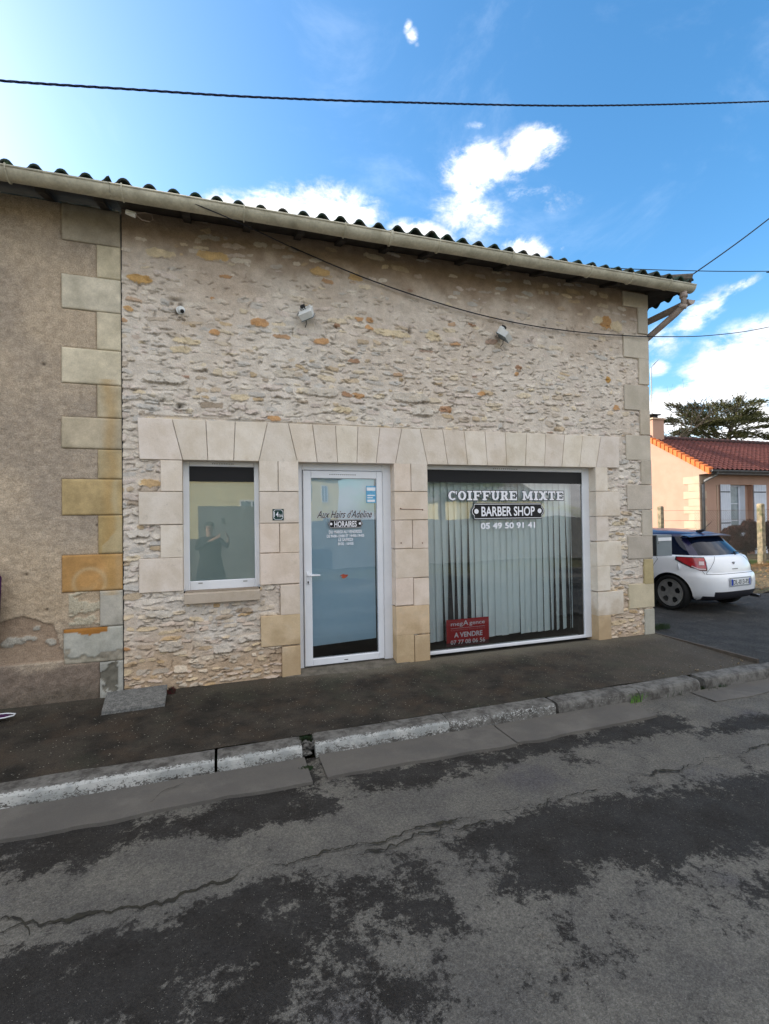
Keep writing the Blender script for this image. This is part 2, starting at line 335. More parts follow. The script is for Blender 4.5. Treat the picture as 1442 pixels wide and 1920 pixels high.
A_ = [(-60, 1592), (0, 1577), (120, 1541), (300, 1511), (450, 1485), (560, 1470), (640, 1455), (721, 1438), (850, 1417), (1000, 1387), (1100, 1372), (1150, 1362), (1210, 1340), (1260, 1335), (1300, 1352), (1290, 1366), (1220, 1380), (1180, 1392), (1140, 1396), (1080, 1398), (1000, 1418), (960, 1432), (880, 1450), (790, 1475), (700, 1488), (660, 1478), (640, 1518), (560, 1540), (470, 1560), (410, 1582), (390, 1570), (330, 1568), (260, 1580), (200, 1605), (150, 1640), (100, 1622), (60, 1645), (0, 1645), (-80, 1660)]
B_ = [(870, 1565), (980, 1525), (1090, 1500), (1200, 1490), (1330, 1475), (1460, 1440), (1500, 1590), (1390, 1605), (1310, 1608), (1240, 1650), (1180, 1640), (1150, 1588), (1120, 1620), (1110, 1665), (1040, 1680), (1000, 1690), (950, 1695), (900, 1665), (960, 1620), (900, 1600)]
C_ = [(-200, 1880), (0, 1800), (60, 1765), (100, 1778), (250, 1745), (380, 1705), (470, 1650), (520, 1640), (600, 1655), (660, 1630), (721, 1625), (760, 1600), (880, 1565), (930, 1600), (900, 1640), (850, 1630), (830, 1680), (870, 1690), (850, 1720), (900, 1730), (930, 1745), (800, 1760), (740, 1762), (640, 1800), (700, 1815), (840, 1815), (850, 1870), (830, 1950), (-200, 1950)]
D_ = [(1395, 1655), (1430, 1640), (1480, 1650), (1480, 1730), (1420, 1700)]
E_ = [(1150, 1770), (1190, 1760), (1215, 1785), (1180, 1815), (1155, 1800)]
F_p = [(1020, 1760), (1070, 1740), (1090, 1770), (1040, 1800)]
G_ = [(1370, 1345), (1442, 1335), (1480, 1362), (1400, 1372), (1290, 1385), (1300, 1372)]
H_ = [(1040, 1420), (1110, 1415), (1130, 1432), (1070, 1438)]
hole = [[(330, 1842), (420, 1838), (470, 1850), (440, 1885), (320, 1870)], [(470, 1700), (540, 1695), (560, 1725), (500, 1735)], [(560, 1860), (640, 1850), (650, 1880), (560, 1890)], [(800, 1600), (860, 1595), (850, 1620), (800, 1625)], [(700, 1780), (790, 1770), (780, 1810), (700, 1800)],
        [(790, 1440), (900, 1422), (985, 1402), (940, 1420), (850, 1440)], [(690, 1432), (700, 1425), (760, 1432), (700, 1445)], [(560, 1472), (650, 1460), (655, 1490), (590, 1500)], [(190, 1545), (300, 1518), (430, 1505), (400, 1522), (260, 1545)], [(10, 1590), (90, 1578), (70, 1600), (10, 1605)]]
mk = np.zeros(X.shape)
for p in (A_, B_, C_, D_, E_, F_p, G_, H_): mk = np.maximum(mk, inpoly(PXs, PYs, p))
mk = np.maximum(mk, .27*inpoly(PXs, PYs, [(-60, 1800), (0, 1765), (180, 1725), (380, 1680), (600, 1618), (760, 1575), (960, 1520), (1260, 1450), (1442, 1415), (1500, 1440), (1330, 1480), (1100, 1510), (900, 1570), (721, 1640), (470, 1660), (250, 1750), (0, 1800)])); mk = np.maximum(mk, .24*inpoly(PXs, PYs, [(700, 1700), (1442, 1600), (1500, 1760), (1200, 1800), (1100, 1900), (800, 1950)])); mk = np.maximum(mk, .9*inpoly(PXs, PYs, [(552, 1398), (600, 1395), (598, 1440), (612, 1468), (570, 1478), (555, 1440)])); mk = np.where((mk > .9) & inpoly(PXs, PYs, [(600, 1640), (960, 1560), (1000, 1700), (850, 1960), (500, 1960)]), .72, mk)
for h_ in hole: mk = np.where(inpoly(PXs, PYs, h_), .12, mk)
far = (X < -2.2) | (X > 6.5) | (Y < -4.0); mk = np.where(far, np.clip(fbm(X, Y, 5, .8)*1.5+.4, 0, 1), mk)
for it in range(9):
    q = mk.copy(); q[1:-1, 1:-1] = (mk[1:-1, 1:-1]*2+mk[:-2, 1:-1]+mk[2:, 1:-1]+mk[1:-1, :-2]+mk[1:-1, 2:])/6; mk = q
# joint crack
crk = [(-120, 1775), (0, 1750), (90, 1735), (180, 1712), (240, 1695), (300, 1685), (380, 1665), (470, 1630), (530, 1620), (600, 1605), (700, 1580), (760, 1560), (850, 1537), (930, 1520), (980, 1507), (1080, 1490), (1160, 1468), (1260, 1440), (1350, 1418), (1442, 1400), (1600, 1370)]
crk2 = [(0, 1725), (45, 1733), (60, 1745)]
Pm = np.stack([X, Y, np.full_like(X, ROADZ)], -1); Pm[..., 2] += fbm(X, Y, 9, 1.2)*.012*(Y < -1.9)
Cm = np.stack([mk, np.zeros_like(mk), np.zeros_like(mk)], -1)
m = bpy.data.materials.new('asphalt'); m.use_nodes = True; t = NT(m.node_tree); p = t.n['Principled BSDF']; M['asphalt'] = m
v = t.new('ShaderNodeTexCoord').outputs['Object']; at = t.new('ShaderNodeAttribute'); at.attribute_name = 'tint'
sx = t.new('ShaderNodeSeparateXYZ'); t.l.new(at.outputs['Vector'], sx.inputs[0])
fz = t.m('ADD', sx.outputs[0], t.m('ADD', t.m('MULTIPLY', t.m('SUBTRACT', t.noise(v, 6, 10, .8), .5), 2.6), t.m('MULTIPLY', t.m('SUBTRACT', t.noise(v, 24, 7, .8), .5), 1.3)))
ms = t.sm(fz, .38, .70, .0, .94)
lt = t.mix(t.sm(t.noise(v, 3, 5, .6), .35, .65), (.150, .140, .121), (.112, .105, .094))
lt = t.mix(t.sm(t.noise(v, 1.1, 4, .6), .55, .7), lt, (.090, .084, .084))
lt = t.mix(t.sm(t.noise(v, 14, 6, .7), .62, .72), lt, (.14, .125, .10))
dk = t.mix(t.sm(t.noise(v, 5, 6, .6), .35, .65), (.018, .0155, .0135), (.029, .0265, .0245))
cz = t.mix(ms, lt, dk)
gr = t.new('ShaderNodeTexVoronoi'); t.l.new(v, gr.inputs['Vector']); gr.inputs['Scale'].default_value = 210
gs = t.sm(t.new('ShaderNodeSeparateColor').outputs[0], 0, 1)
sc_ = t.new('ShaderNodeSeparateColor'); t.l.new(gr.outputs['Color'], sc_.inputs[0])
gm_ = t.sm(sc_.outputs[0], 0., 1., .62, 1.38); cx = t.new('ShaderNodeCombineXYZ')
for i in range(3): t.l.new(gm_, cx.inputs[i])
cz = t.mix(.55, cz, cx.outputs[0], 'MULTIPLY'); cx2 = t.new('ShaderNodeCombineXYZ'); g2 = t.sm(t.noise(v, 60, 8, .85), .3, .7, .62, 1.38)
for i in range(3): t.l.new(g2, cx2.inputs[i])
cz = t.mix(1., cz, cx2.outputs[0], 'MULTIPLY')
sp1 = t.m('MULTIPLY', t.m('GREATER_THAN', sc_.outputs[1], .978), t.sm(gr.outputs['Distance'], .5, .2))
cz = t.mix(t.m('MULTIPLY', sp1, .6), cz, (.35, .33, .29)); t.l.new(cz, p.inputs['Base Color'])
t.l.new(t.sm(t.noise(v, 4, 5, .6), .3, .7, .72, .95), p.inputs['Roughness']); p.inputs['Specular IOR Level'].default_value = .22
b = t.new('ShaderNodeBump'); b.inputs['Distance'].default_value = .004; t.l.new(t.m('ADD', gr.outputs['Distance'], t.m('MULTIPLY', t.noise(v, 160, 5, .7), .9)), b.inputs['Height']); t.l.new(b.outputs[0], p.inputs['Normal'])
road = grid_mesh('road', Pm, Cm, np.ones((len(xs)-1, len(ys)-1), bool), 'asphalt', None); tag(road, kind='structure')
M['crack'] = mat('crack', (.022, .020, .017), (.035, .032, .022), 20, rough=.95, bump=.004, bscale=60)
def ribbon(b, px, wid, z, seed):
    pts = np.array([atZ(*q, z)[:2] for q in px]); seg = np.linalg.norm(np.diff(pts, axis=0), axis=1); s = np.concatenate([[0], np.cumsum(seg)])
    n = int(s[-1]/.012); t_ = np.linspace(0, s[-1], n); cx_ = np.interp(t_, s, pts[:, 0]); cy_ = np.interp(t_, s, pts[:, 1])
    cy_ = cy_+fbm(t_, t_*0, seed, 6, 5, .7)*.05; wd = np.clip(wid*(.35+1.6*(fbm(t_, t_*0+3, seed+9, 3, 5, .7)+.3)), .0006, 1)
    w2 = wd*(1+2.2*np.clip(fbm(t_, t_*0+8, seed+2, 9, 5, .8), -.3, 2))
    vs = [(a, c+d*.5, z) for a, c, d in zip(cx_, cy_, wd)]+[(a, c-d*.5, z) for a, c, d in zip(cx_, cy_, w2)]
    b.add(vs, [(i, i+1, n+i+1, n+i) for i in range(n-1)])
b = MB(); ribbon(b, crk, .010, ROADZ+.010, 3); ribbon(b, [(620, 1608), (721, 1588), (800, 1566), (870, 1548), (960, 1530)], .010, ROADZ+.011, 8); ribbon(b, crk2, .012, ROADZ+.009, 5)
ribbon(b, [(1245, 1445), (1215, 1425), (1190, 1415)], .010, ROADZ+.010, 6)
b.build('crack', 'crack', road)
# concrete channel along the kerb
m = mat('channel_concrete', (.122, .112, .100), (.102, .095, .087), 3, c3=(.145, .134, .12), scale3=2, rough=.9, bump=.001, bscale=90, grain=.08, gscale=150, spec=.2); M['channel'] = m
def chan(x0, x1, nz, seed, wmul=1.):
    b = MB(); n = int((x1-x0)/.02)
    xx = np.linspace(x0, x1, n+1); e = -1.885+fbm(xx, xx*0, seed, 2.5, 5)*.035
    vs = [];
    for i in range(n+1):
        yo = e[i]; vs += [(xx[i], -1.535, nz+.004), (xx[i], -1.62, nz), (xx[i], yo*wmul, nz+.004), (xx[i], yo*wmul-.002, nz-.03)]
    b.add(vs, [(4*i+k, 4*i+4+k, 4*i+5+k, 4*i+k+1) for i in range(n) for k in range(3)]); return b
ch = MB(); 
c0 = chan(-60, .555, ROADZ+.016, 21); c1 = chan(.66, 2.15, ROADZ+.016, 22); c2 = chan(2.16, 3.6, ROADZ+.015, 23, 1.0); c3 = chan(4.4, 30, ROADZ+.006, 24, .96)
for c in (c0, c1, c2, c3): ch.add(c.v, c.f)
chn = tag(ch.build('gutter_channel', 'channel'), kind='structure')
b = MB(); ribbon(b, [(345, 1473), (300, 1490), (280, 1507)], .005, ROADZ+.026, 31); ribbon(b, [(1160, 1345), (1185, 1362)], .005, ROADZ+.026, 33); b.build('crack', 'crack', chn)
# pavement
m = bpy.data.materials.new('pavement'); m.use_nodes = True; t = NT(m.node_tree); p = t.n['Principled BSDF']; M['pavement'] = m
v = t.new('ShaderNodeTexCoord').outputs['Object']; s3 = t.new('ShaderNodeSeparateXYZ'); t.l.new(v, s3.inputs[0])
c_ = t.mix(t.sm(t.noise(v, 2.4, 8, .72), .38, .62), (.020, .018, .015), (.052, .044, .035))
c_ = t.mix(t.m('MULTIPLY', t.sm(t.noise(v, 3.4, 6, .6), .45, .7), .7), c_, (.060, .043, .030))
c_ = t.mix(t.m('MULTIPLY', t.sm(t.noise(v, 1.3, 5, .6), .5, .68), .6), c_, (.036, .040, .027))
yn = t.m('ADD', s3.outputs[1], t.m('MULTIPLY', t.m('SUBTRACT', t.noise(v, 4, 6, .7), .5), .5))
xr = t.sm(s3.outputs[0], .3, 1.6)
wn = t.m('MULTIPLY', t.sm(yn, -.42, -.02), t.m('ADD', .25, t.m('MULTIPLY', xr, .6)))
c_ = t.mix(wn, c_, (.15, .132, .10))
c_ = t.mix(t.m('MULTIPLY', t.sm(s3.outputs[0], 2.6, 5.6), .55), c_, (.098, .085, .068))
gr = t.new('ShaderNodeTexVoronoi'); t.l.new(v, gr.inputs['Vector']); gr.inputs['Scale'].default_value = 75
sc_ = t.new('ShaderNodeSeparateColor'); t.l.new(gr.outputs['Color'], sc_.inputs[0])
c_ = t.mix(t.m('MULTIPLY', t.m('MULTIPLY', t.m('GREATER_THAN', sc_.outputs[1], .955), t.sm(gr.outputs['Distance'], .45, .2)), .7), c_, (.30, .28, .24))
cx = t.new('ShaderNodeCombineXYZ'); gg = t.sm(t.noise(v, 120, 4, .7), .3, .7, .65, 1.35)
for i in range(3): t.l.new(gg, cx.inputs[i])
c_ = t.mix(1., c_, cx.outputs[0], 'MULTIPLY'); t.l.new(c_, p.inputs['Base Color']); p.inputs['Roughness'].default_value = .92; p.inputs['Specular IOR Level'].default_value = .2
b = t.new('ShaderNodeBump'); b.inputs['Distance'].default_value = .006; t.l.new(t.noise(v, 70, 7, .75), b.inputs['Height']); t.l.new(b.outputs[0], p.inputs['Normal'])
xs = np.concatenate([np.arange(-60, -3, 3.), np.arange(-3, 5.62, .06), [5.62]]); ys = np.concatenate([np.arange(-1.375, .30, .06), [.3]])
X, Y = np.meshgrid(xs, ys, indexing='ij'); Z = -.035*(np.clip(-Y, 0, 2)/1.37)+fbm(X, Y, 12, 1.5)*.014*np.clip(-Y*4, 0, 1)
Z = Z-.03*np.clip((Y-.02)/.1, 0, 1)
tag(grid_mesh('pavement', np.stack([X, Y, Z], -1), np.full((*X.shape, 3), .5), np.ones((len(xs)-1, len(ys)-1), bool), 'pavement', None), kind='structure')
# pale cement fillet at the door step
b = MB()
xx = np.linspace(.60, 2.0, 60)
vs = []
for i, x in enumerate(xx):
    w_ = .05+.07*(1-abs((x-1.3)/.8))+.04*float(fbm(np.array([x]), np.array([0.]), 4, 5)[0]); vs += [(x, .12, .034), (x, .03-.0, .022), (x, -w_, -.004)]
b.add(vs, [(3*i+k, 3*i+3+k, 3*i+4+k, 3*i+k+1) for i in range(59) for k in range(2)])
tag(b.build('door_step', mat('cement', (.16, .14, .115), (.10, .09, .07), 12, rough=.95, bump=.004, bscale=50, grain=.2)), 'thin pale cement step under the white shop door', 'step')
# kerb
m = bpy.data.materials.new('kerb'); m.use_nodes = True; t = NT(m.node_tree); p = t.n['Principled BSDF']; M['kerb'] = m
v = t.new('ShaderNodeTexCoord').outputs['Object']; at = t.new('ShaderNodeAttribute'); at.attribute_name = 'tint'; sx = t.new('ShaderNodeSeparateXYZ'); t.l.new(at.outputs['Vector'], sx.inputs[0])
st = t.mix(t.sm(t.noise(v, 12, 8, .7), .35, .62), (.055, .050, .044), (.155, .148, .136))
mpn = t.new('ShaderNodeMapping'); t.l.new(v, mpn.inputs[0]); mpn.inputs['Scale'].default_value = (1, 1.6, 1.6)
pf = t.m('ADD', sx.outputs[0], t.m('ADD', t.m('MULTIPLY', t.m('SUBTRACT', t.noise(mpn.outputs[0], 20, 10, .8), .5), 1.9), t.m('MULTIPLY', t.m('SUBTRACT', t.noise(mpn.outputs[0], 75, 5, .7), .5), 1.6)))
st = t.mix(t.sm(pf, .50, .62), st, t.mix(t.sm(t.noise(v, 5, 4), .4, .6), (.46, .46, .44), (.30, .31, .30)))
t.l.new(st, p.inputs['Base Color']); p.inputs['Roughness'].default_value = .9
b = t.new('ShaderNodeBump'); b.inputs['Distance'].default_value = .006; t.l.new(t.noise(v, 34, 9, .8), b.inputs['Height']); t.l.new(b.outputs[0], p.inputs['Normal'])
KP = [(-1.365, -.06, 0), (-1.37, -.036, 0), (-1.43, -.0365, .05), (-1.495, -.039, .22), (-1.515, -.044, .62), (-1.531, -.060, .82), (-1.537, -.085, .72), (-1.545, -.16, .32)]
kb = MB(); kc = []
def kerbstone(x0, x1, paint, dz=0., dy=0., rot=0.):
    n = max(2, int((x1-x0)/.04)); vs = []; cs = []
    for i in range(n+1):
        x = x0+(x1-x0)*i/n; pull = .004 if i in (0, n) else 0
        for (y, z, a) in KP:
            j = float(fbm(np.array([x*1.]), np.array([y*9]), 3, 3.)[0])*.006
            vs.append((x, y+j+dy+rot*(x-x0)+pull, z+j*.6+dz-(.004 if i in (0, n) else 0))); cs.append((max(0, a*paint), 0, 0))
    k = len(KP); n0 = len(kb.v); kb.v += vs; kb.c += cs
    kb.f += [tuple(n0+q for q in (i*k+j, (i+1)*k+j, (i+1)*k+j+1, i*k+j+1)) for i in range(n) for j in range(k-1)]
    kb.f += [tuple(n0+j for j in range(k)), tuple(n0+n*k+j for j in range(k-1, -1, -1))]
for i in range(30): kerbstone(-60+i*1.93, -60+i*1.93+1.92, 1)
kerbstone(-2.09, -.075, 1); kerbstone(-.055, .54, 1, -.002); kerbstone(.64, 1.75, .95, .002); kerbstone(1.755, 2.80, .62, .002); kerbstone(2.83, 3.75, .35, 0); kerbstone(3.755, 4.55, .18, .0, -.01, .02); kerbstone(4.62, 5.65, .02, .004, .0); kerbstone(5.66, 6.6, .0, .0)
for i in range(10): kerbstone(6.61+i*2, 8.6+i*2, 0, -.05)
for k in range(110):
    x = random.uniform(.53, .65); yq = random.uniform(-1.53, -1.38); zq = ROADZ+.02+.07*random.random()*(1 if yq > -1.5 else .3); r_ = random.uniform(.006, .017); kb.tube([(x-r_, yq, zq), (x+r_*.3, yq+r_*.4, zq+r_*.3), (x+r_, yq-r_*.2, zq)], [r_*.5, r_, r_*.4], 5, col=(0, 0, 0))
tag(kb.build('kerb', 'kerb'), kind='structure')
# driveway
m = mat('drive_tar', (.034, .033, .032), (.050, .048, .045), 3, c3=(.085, .08, .07), scale3=5, lo3=.55, hi3=.75, rough=.9, bump=.008, bscale=70, grain=.5, gscale=60, spec=.2)
xs = np.concatenate([[5.66], np.arange(5.7, 14, .1), [14.5, 16, 22, 30]]); ys = np.concatenate([np.arange(-1.36, 7.6, .12)])
X, Y = np.meshgrid(xs, ys, indexing='ij'); Z = -.045-.065*np.clip((X-5.8)/2+np.clip(Y, 0, 2)*.1, 0, 1)+fbm(X, Y, 44, 1.2)*.012; M['drive_tar'] = m
kp = np.ones((len(xs)-1, len(ys)-1), bool)
tag(grid_mesh('driveway', np.stack([X, Y, Z], -1), np.full((*X.shape, 3), .5), kp, 'drive_tar', None), kind='structure')
b = MB(); b.box(5.625, 5.66, -1.36, .02, -.10, .008); tag(b.build('edging', mat('edging', (.10, .08, .065), (.07, .06, .05), 9, rough=.95, bump=.003, bscale=60)), kind='structure')
# earth and dead leaves verge beyond the car
xs = np.arange(9.2, 22, .12); ys = np.arange(2.2, 7.4, .12); X, Y = np.meshgrid(xs, ys, indexing='ij')
edge = 10.9-.30*(Y-2.2)+fbm(X, Y, 2, .8)*.8
Z = -.13+.10*np.clip((X-edge)/1.2, -.3, 1)+.16*np.clip((X-edge-1.0)/1.0, 0, 1)+fbm(X, Y, 8, 2)*.05
M['verge_earth'] = mat('verge_earth', (.13, .10, .06), (.08, .065, .04), 4, c3=(.07, .10, .02), scale3=2.5, rough=1, bump=.03, bscale=20, grain=.4, gscale=30)
tag(grid_mesh('verge', np.stack([X, Y, Z], -1), np.full((*X.shape, 3), .5), np.ones((len(xs)-1, len(ys)-1), bool), 'verge_earth', None), kind='structure')
# ============================================================ stone building
JX = wx(230, 800); EX = 5.63; TOP = 4.72
bld = empty('stone_building', (JX, 0, 0), 'rubble stone barber shop with pale dressed stone surrounds and low tiled roof', 'building')
lh = empty('rendered_house', (JX-.01, 0, 0), 'grey beige rendered house with big stone quoins left of the barber shop', 'building')
# openings (x0,x1,z0,z1)
WX0, WX1 = wx(343, 990), wx(487, 990); WZ1 = 2.245; WZ0 = wz(415, 1108)
DX0, DX1 = wx(561, 1060), wx(740, 1060); SX0, SX1 = wx(802, 1040), wx(1117, 1040)
OPEN = [(WX0, WX1, WZ0, WZ1), (DX0, DX1, -1, 2.26), (SX0, SX1, -1, 2.275)]
ASH = []   # rects covered by dressed stone
stones = []
def st(pxa, pya, pxb, pyb, col, jit=0.):
    xm = (pxa+pxb)/2; x0 = wx(pxa, (pya+pyb)/2); x1 = wx(pxb, (pya+pyb)/2); z1 = wz(xm, pya); z0 = wz(xm, pyb); return [x0, x1, z0, z1, col]
CRE = lin((226, 215, 203)); PNK = lin((225, 209, 195)); TAN = lin((214, 190, 158)); OCH = lin((190, 160, 115))
def tint(c, a=.05):
    k = 1+random.uniform(-a, a); return (c[0]*k, c[1]*k*(1+random.uniform(-.012, .012)), c[2]*k*(1+random.uniform(-.02, .02)))
jam = []
for (a, y0, y1) in ((301, 863, 922), (260, 922, 984), (301, 984, 1046), (261, 1046, 1110)): jam.append(('left', a, y0, 343.5, y1, CRE))
# pier between window and door
for r in ((487, 863, 521, 922, CRE), (521, 863, 560, 922, CRE), (487, 922, 560, 981, CRE), (487, 981, 524, 1036.5, PNK), (524, 981, 561, 1036.5, PNK), (488, 1036.5, 561, 1095, PNK), (525, 1095, 562, 1152, PNK), (490, 1152, 563, 1210, TAN), (528, 1210, 563.5, 1267, TAN)): jam.append(('pier', *r))
for r in ((738, 869, 769, 922, PNK), (769, 869, 801, 922, CRE), (739, 922, 801, 975, PNK), (740, 975, 772, 1028.5, PNK), (772, 975, 802, 1028.5, PNK), (741, 1028.5, 803, 1083, PNK), (742, 1083, 774, 1134.5, PNK), (774, 1083, 804, 1134.5, PNK), (743, 1134.5, 805, 1189, TAN), (744, 1189, 776, 1244, TAN), (776, 1189, 806, 1244, TAN)): jam.append(('pier', *r))
for (y0, y1, xr) in ((876, 921.5, 1137), (921.5, 968, 1160), (968, 1014.5, 1139), (1014.5, 1061, 1163), (1061, 1108, 1142), (1108, 1152.5, 1167), (1152.5, 1199, 1144)): jam.append(('right', 1113+(y0-876)*.025, y0, xr, y1, CRE if y0 < 1150 else TAN))
YF = -.028; YB = .30; JT = .0035
parts = {}
def colx(v, a, b_): return b_ if abs(v-a) < 4 else None
for (kind, xa, ya, xb, yb, col) in jam:
    s_ = st(xa, ya, xb, yb, col)
    # snap to openings
    if kind == 'left': s_[1] = WX0
    if kind == 'pier' and xa < 500: s_[0] = WX1
    if kind == 'pier' and 555 < xb < 570: s_[1] = DX0
    if kind == 'pier' and 735 < xa < 750: s_[0] = DX1
    if kind == 'pier' and 795 < xb: s_[1] = SX0
    if kind == 'right': s_[0] = SX1
    if s_[2] < .03: s_[2] = -.05
    ASH.append(tuple(s_[:4])); key = 'left' if kind == 'left' else ('mid' if xb < 600 else ('pier' if kind == 'pier' else 'right'))
    b = parts.setdefault(key, MB())
    b.box(s_[0]+JT*(s_[0] not in (DX1, SX1, WX1)), s_[1]-JT*(s_[1] not in (WX0, DX0, SX0)), YF-random.uniform(0, .003), YB, s_[2]+JT, s_[3]-JT, tint(col), bev=.004)
for k, b in parts.items(): b.build({'left': 'window_jamb', 'mid': 'pier', 'pier': 'pier', 'right': 'shopfront_jamb'}[k], 'ashlar', bld)
# lintel
tops = [258, 323, 386, 441, 501, 540, 585, 628, 670, 711, 752, 786, 828, 868, 907, 945, 985, 1021, 1056, 1090, 1124, 1159]
bots = [262, 343, 390, 438, 485, 557, 594, 632, 668, 704, 740, 800, 838, 875, 912, 948, 983, 1018.5, 1051, 1084, 1115, 1158]
b = MB(); ly = lambda x: 784+(x-258)*36/901; lb = lambda x: 862+(x-262)*16/896
for i in range(21):
    q = [atY(tops[i], ly(tops[i])), atY(tops[i+1], ly(tops[i+1])), atY(bots[i+1], lb(bots[i+1])), atY(bots[i], lb(bots[i]))]
    j = JT*.8; P = [(q[0][0]+j, q[0][2]), (q[1][0]-j, q[1][2]), (q[2][0]-j, q[2][2]+JT), (q[3][0]+j, q[3][2]+JT)]
    b.prism(P, YF-random.uniform(0, .003), .12, tint(CRE, .05), bev=.0035)
b.build('lintel', 'ashlar', bld)
b = MB(); b.box(wx(262, 862), wx(1156, 878), .121, YB, 2.262, 2.60); 
for k, (a, c) in enumerate(((WX0, WX1), (DX0, DX1), (SX0, SX1))): pass
b.build('lintel_backing', 'mortar', bld)
LX0, LX1 = wx(260, 820), wx(1159, 840)
ASH.append((LX0, LX1, 2.235, 2.68))
# right corner quoins
rq = []; wcol = [lin((204, 194, 178)), lin((194, 184, 170)), lin((202, 192, 178)), lin((198, 188, 173)), lin((190, 180, 167)), lin((194, 182, 166)), lin((186, 170, 132)), lin((204, 192, 166)), lin((180, 176, 164))]
yy = [(556, 576, 1166), (576, 627, 1194), (627, 671, 1167), (671, 722, 1196), (722, 769, 1169), (769, 816, 1198), (816, 863, 1172), (863, 909, 1200), (909, 956, 1174), (956, 1005, 1202), (1005, 1048, 1176), (1048, 1095, 1206), (1095, 1141, 1177), (1141, 1190, 1207)]
b = MB()
for i, (y0, y1, xl) in enumerate(yy):
    x0 = wx(xl, (y0+y1)/2); z1 = wz(xl+10, y0); z0 = wz(xl+10, y1)
    if i == 0: z1 = 4.70
    if i == len(yy)-1: z0 = -.05
    col = wcol[{11: 6, 12: 7, 13: 8}.get(i, i % 6)]
    b.box(x0, EX+random.uniform(-.004, .004), -.022-random.uniform(0, .006), .5, z0+.002, z1-.002, tint(col, .04), bev=.006); ASH.append((x0, EX+.1, z0, z1))
b.build('quoin', 'quoin', bld)
# rubble heightfield
ds = .0066
xs = np.arange(JX, EX-.01+ds, ds); zs = np.arange(-.06, TOP, ds); X, Z = np.meshgrid(xs, zs, indexing='ij')
Hh = fbm(X, Z, 61, 3., 5, .55)*.011+fbm(X, Z*1.8, 65, 16, 4, .65)*.0045
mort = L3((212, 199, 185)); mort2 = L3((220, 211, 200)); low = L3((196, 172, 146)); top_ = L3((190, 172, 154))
tm = np.clip(fbm(X, Z, 70, 1.5)*1.4+.5, 0, 1)[..., None]; Cc_ = mort*(1-tm)+mort2*tm
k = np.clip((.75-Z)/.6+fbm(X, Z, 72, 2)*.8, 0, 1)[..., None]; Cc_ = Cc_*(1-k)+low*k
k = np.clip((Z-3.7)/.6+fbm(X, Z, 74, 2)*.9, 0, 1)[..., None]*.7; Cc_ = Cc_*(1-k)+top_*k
k = np.clip((Z-4.22)/.25+fbm(X, Z, 76, 4)*.9, 0, 1)[..., None]*.7; Cc_ = Cc_*(1-k)+L3((142, 120, 98))*k  # brown grime under the eaves, with eave shade painted into the colour
Cc_ = Cc_*(1+fbm(X, Z, 77, 12, 3)*.14)[..., None]
pal = [(L3((222, 212, 198)), .30), (L3((214, 200, 190)), .22), (L3((196, 192, 186)), .20), (L3((222, 206, 178)), .13), (L3((196, 172, 138)), .08), (L3((176, 160, 142)), .045), (L3((186, 142, 98)), .012), (L3((160, 122, 100)), .01)]
pw = np.array([p_[1] for p_ in pal]); pw /= pw.sum()
def stone(cx_, cz_, a, b2, prot, col, p_=3., sharp=1., ang=0., tone=.9, wa=1.):
    i0 = max(0, int((cx_-a*1.3-JX)/ds)); i1 = min(len(xs), int((cx_+a*1.3-JX)/ds)+2); j0 = max(0, int((cz_-b2*1.5+.06)/ds)); j1 = min(len(zs), int((cz_+b2*1.5+.06)/ds)+2)
    if i1-i0 < 2 or j1-j0 < 2: return
    x = X[i0:i1, j0:j1]; z = Z[i0:i1, j0:j1]; s_ = random.randint(0, 9999)
    wx_ = x+fbm(x, z, s_ % 50+100, 26, 4, .6)*.030*wa; wz_ = z+fbm(x, z, s_ % 50+160, 18, 4, .6)*.024*wa
    u = (wx_-cx_)/a; v_ = ((wz_-cz_)-ang*(wx_-cx_))/b2; d = (np.abs(u)**p_+np.abs(v_)**p_)
    soft = np.where(v_ > 0, .38, .16/sharp)
    mk_ = np.clip((1-d)/soft, 0, 1); mk_ = mk_*mk_*(3-2*mk_)
    h = prot*(.62-random.uniform(-.05, .5)*np.clip(v_, -1, 1)+.30*np.clip(u, -1, 1)*random.uniform(-1, 1))+fbm(x, z, s_ % 40+220, 24, 4, .7)*.007*wa
    Hs = Hh[i0:i1, j0:j1]; Hs[...] = Hs*(1-mk_)+np.maximum(h, Hs*.4)*mk_
    # crevice directly below the stone
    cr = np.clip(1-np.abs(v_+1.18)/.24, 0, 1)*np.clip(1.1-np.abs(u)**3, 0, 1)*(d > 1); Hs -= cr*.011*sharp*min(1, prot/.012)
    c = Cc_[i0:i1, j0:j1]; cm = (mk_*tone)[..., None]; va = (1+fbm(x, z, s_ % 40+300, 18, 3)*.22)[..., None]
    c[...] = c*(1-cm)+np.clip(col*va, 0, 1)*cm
    c *= (1-cr*.24*sharp*min(1, prot/.012))[..., None]  # shade under the stone's lower edge is painted into the colour too
z = .0
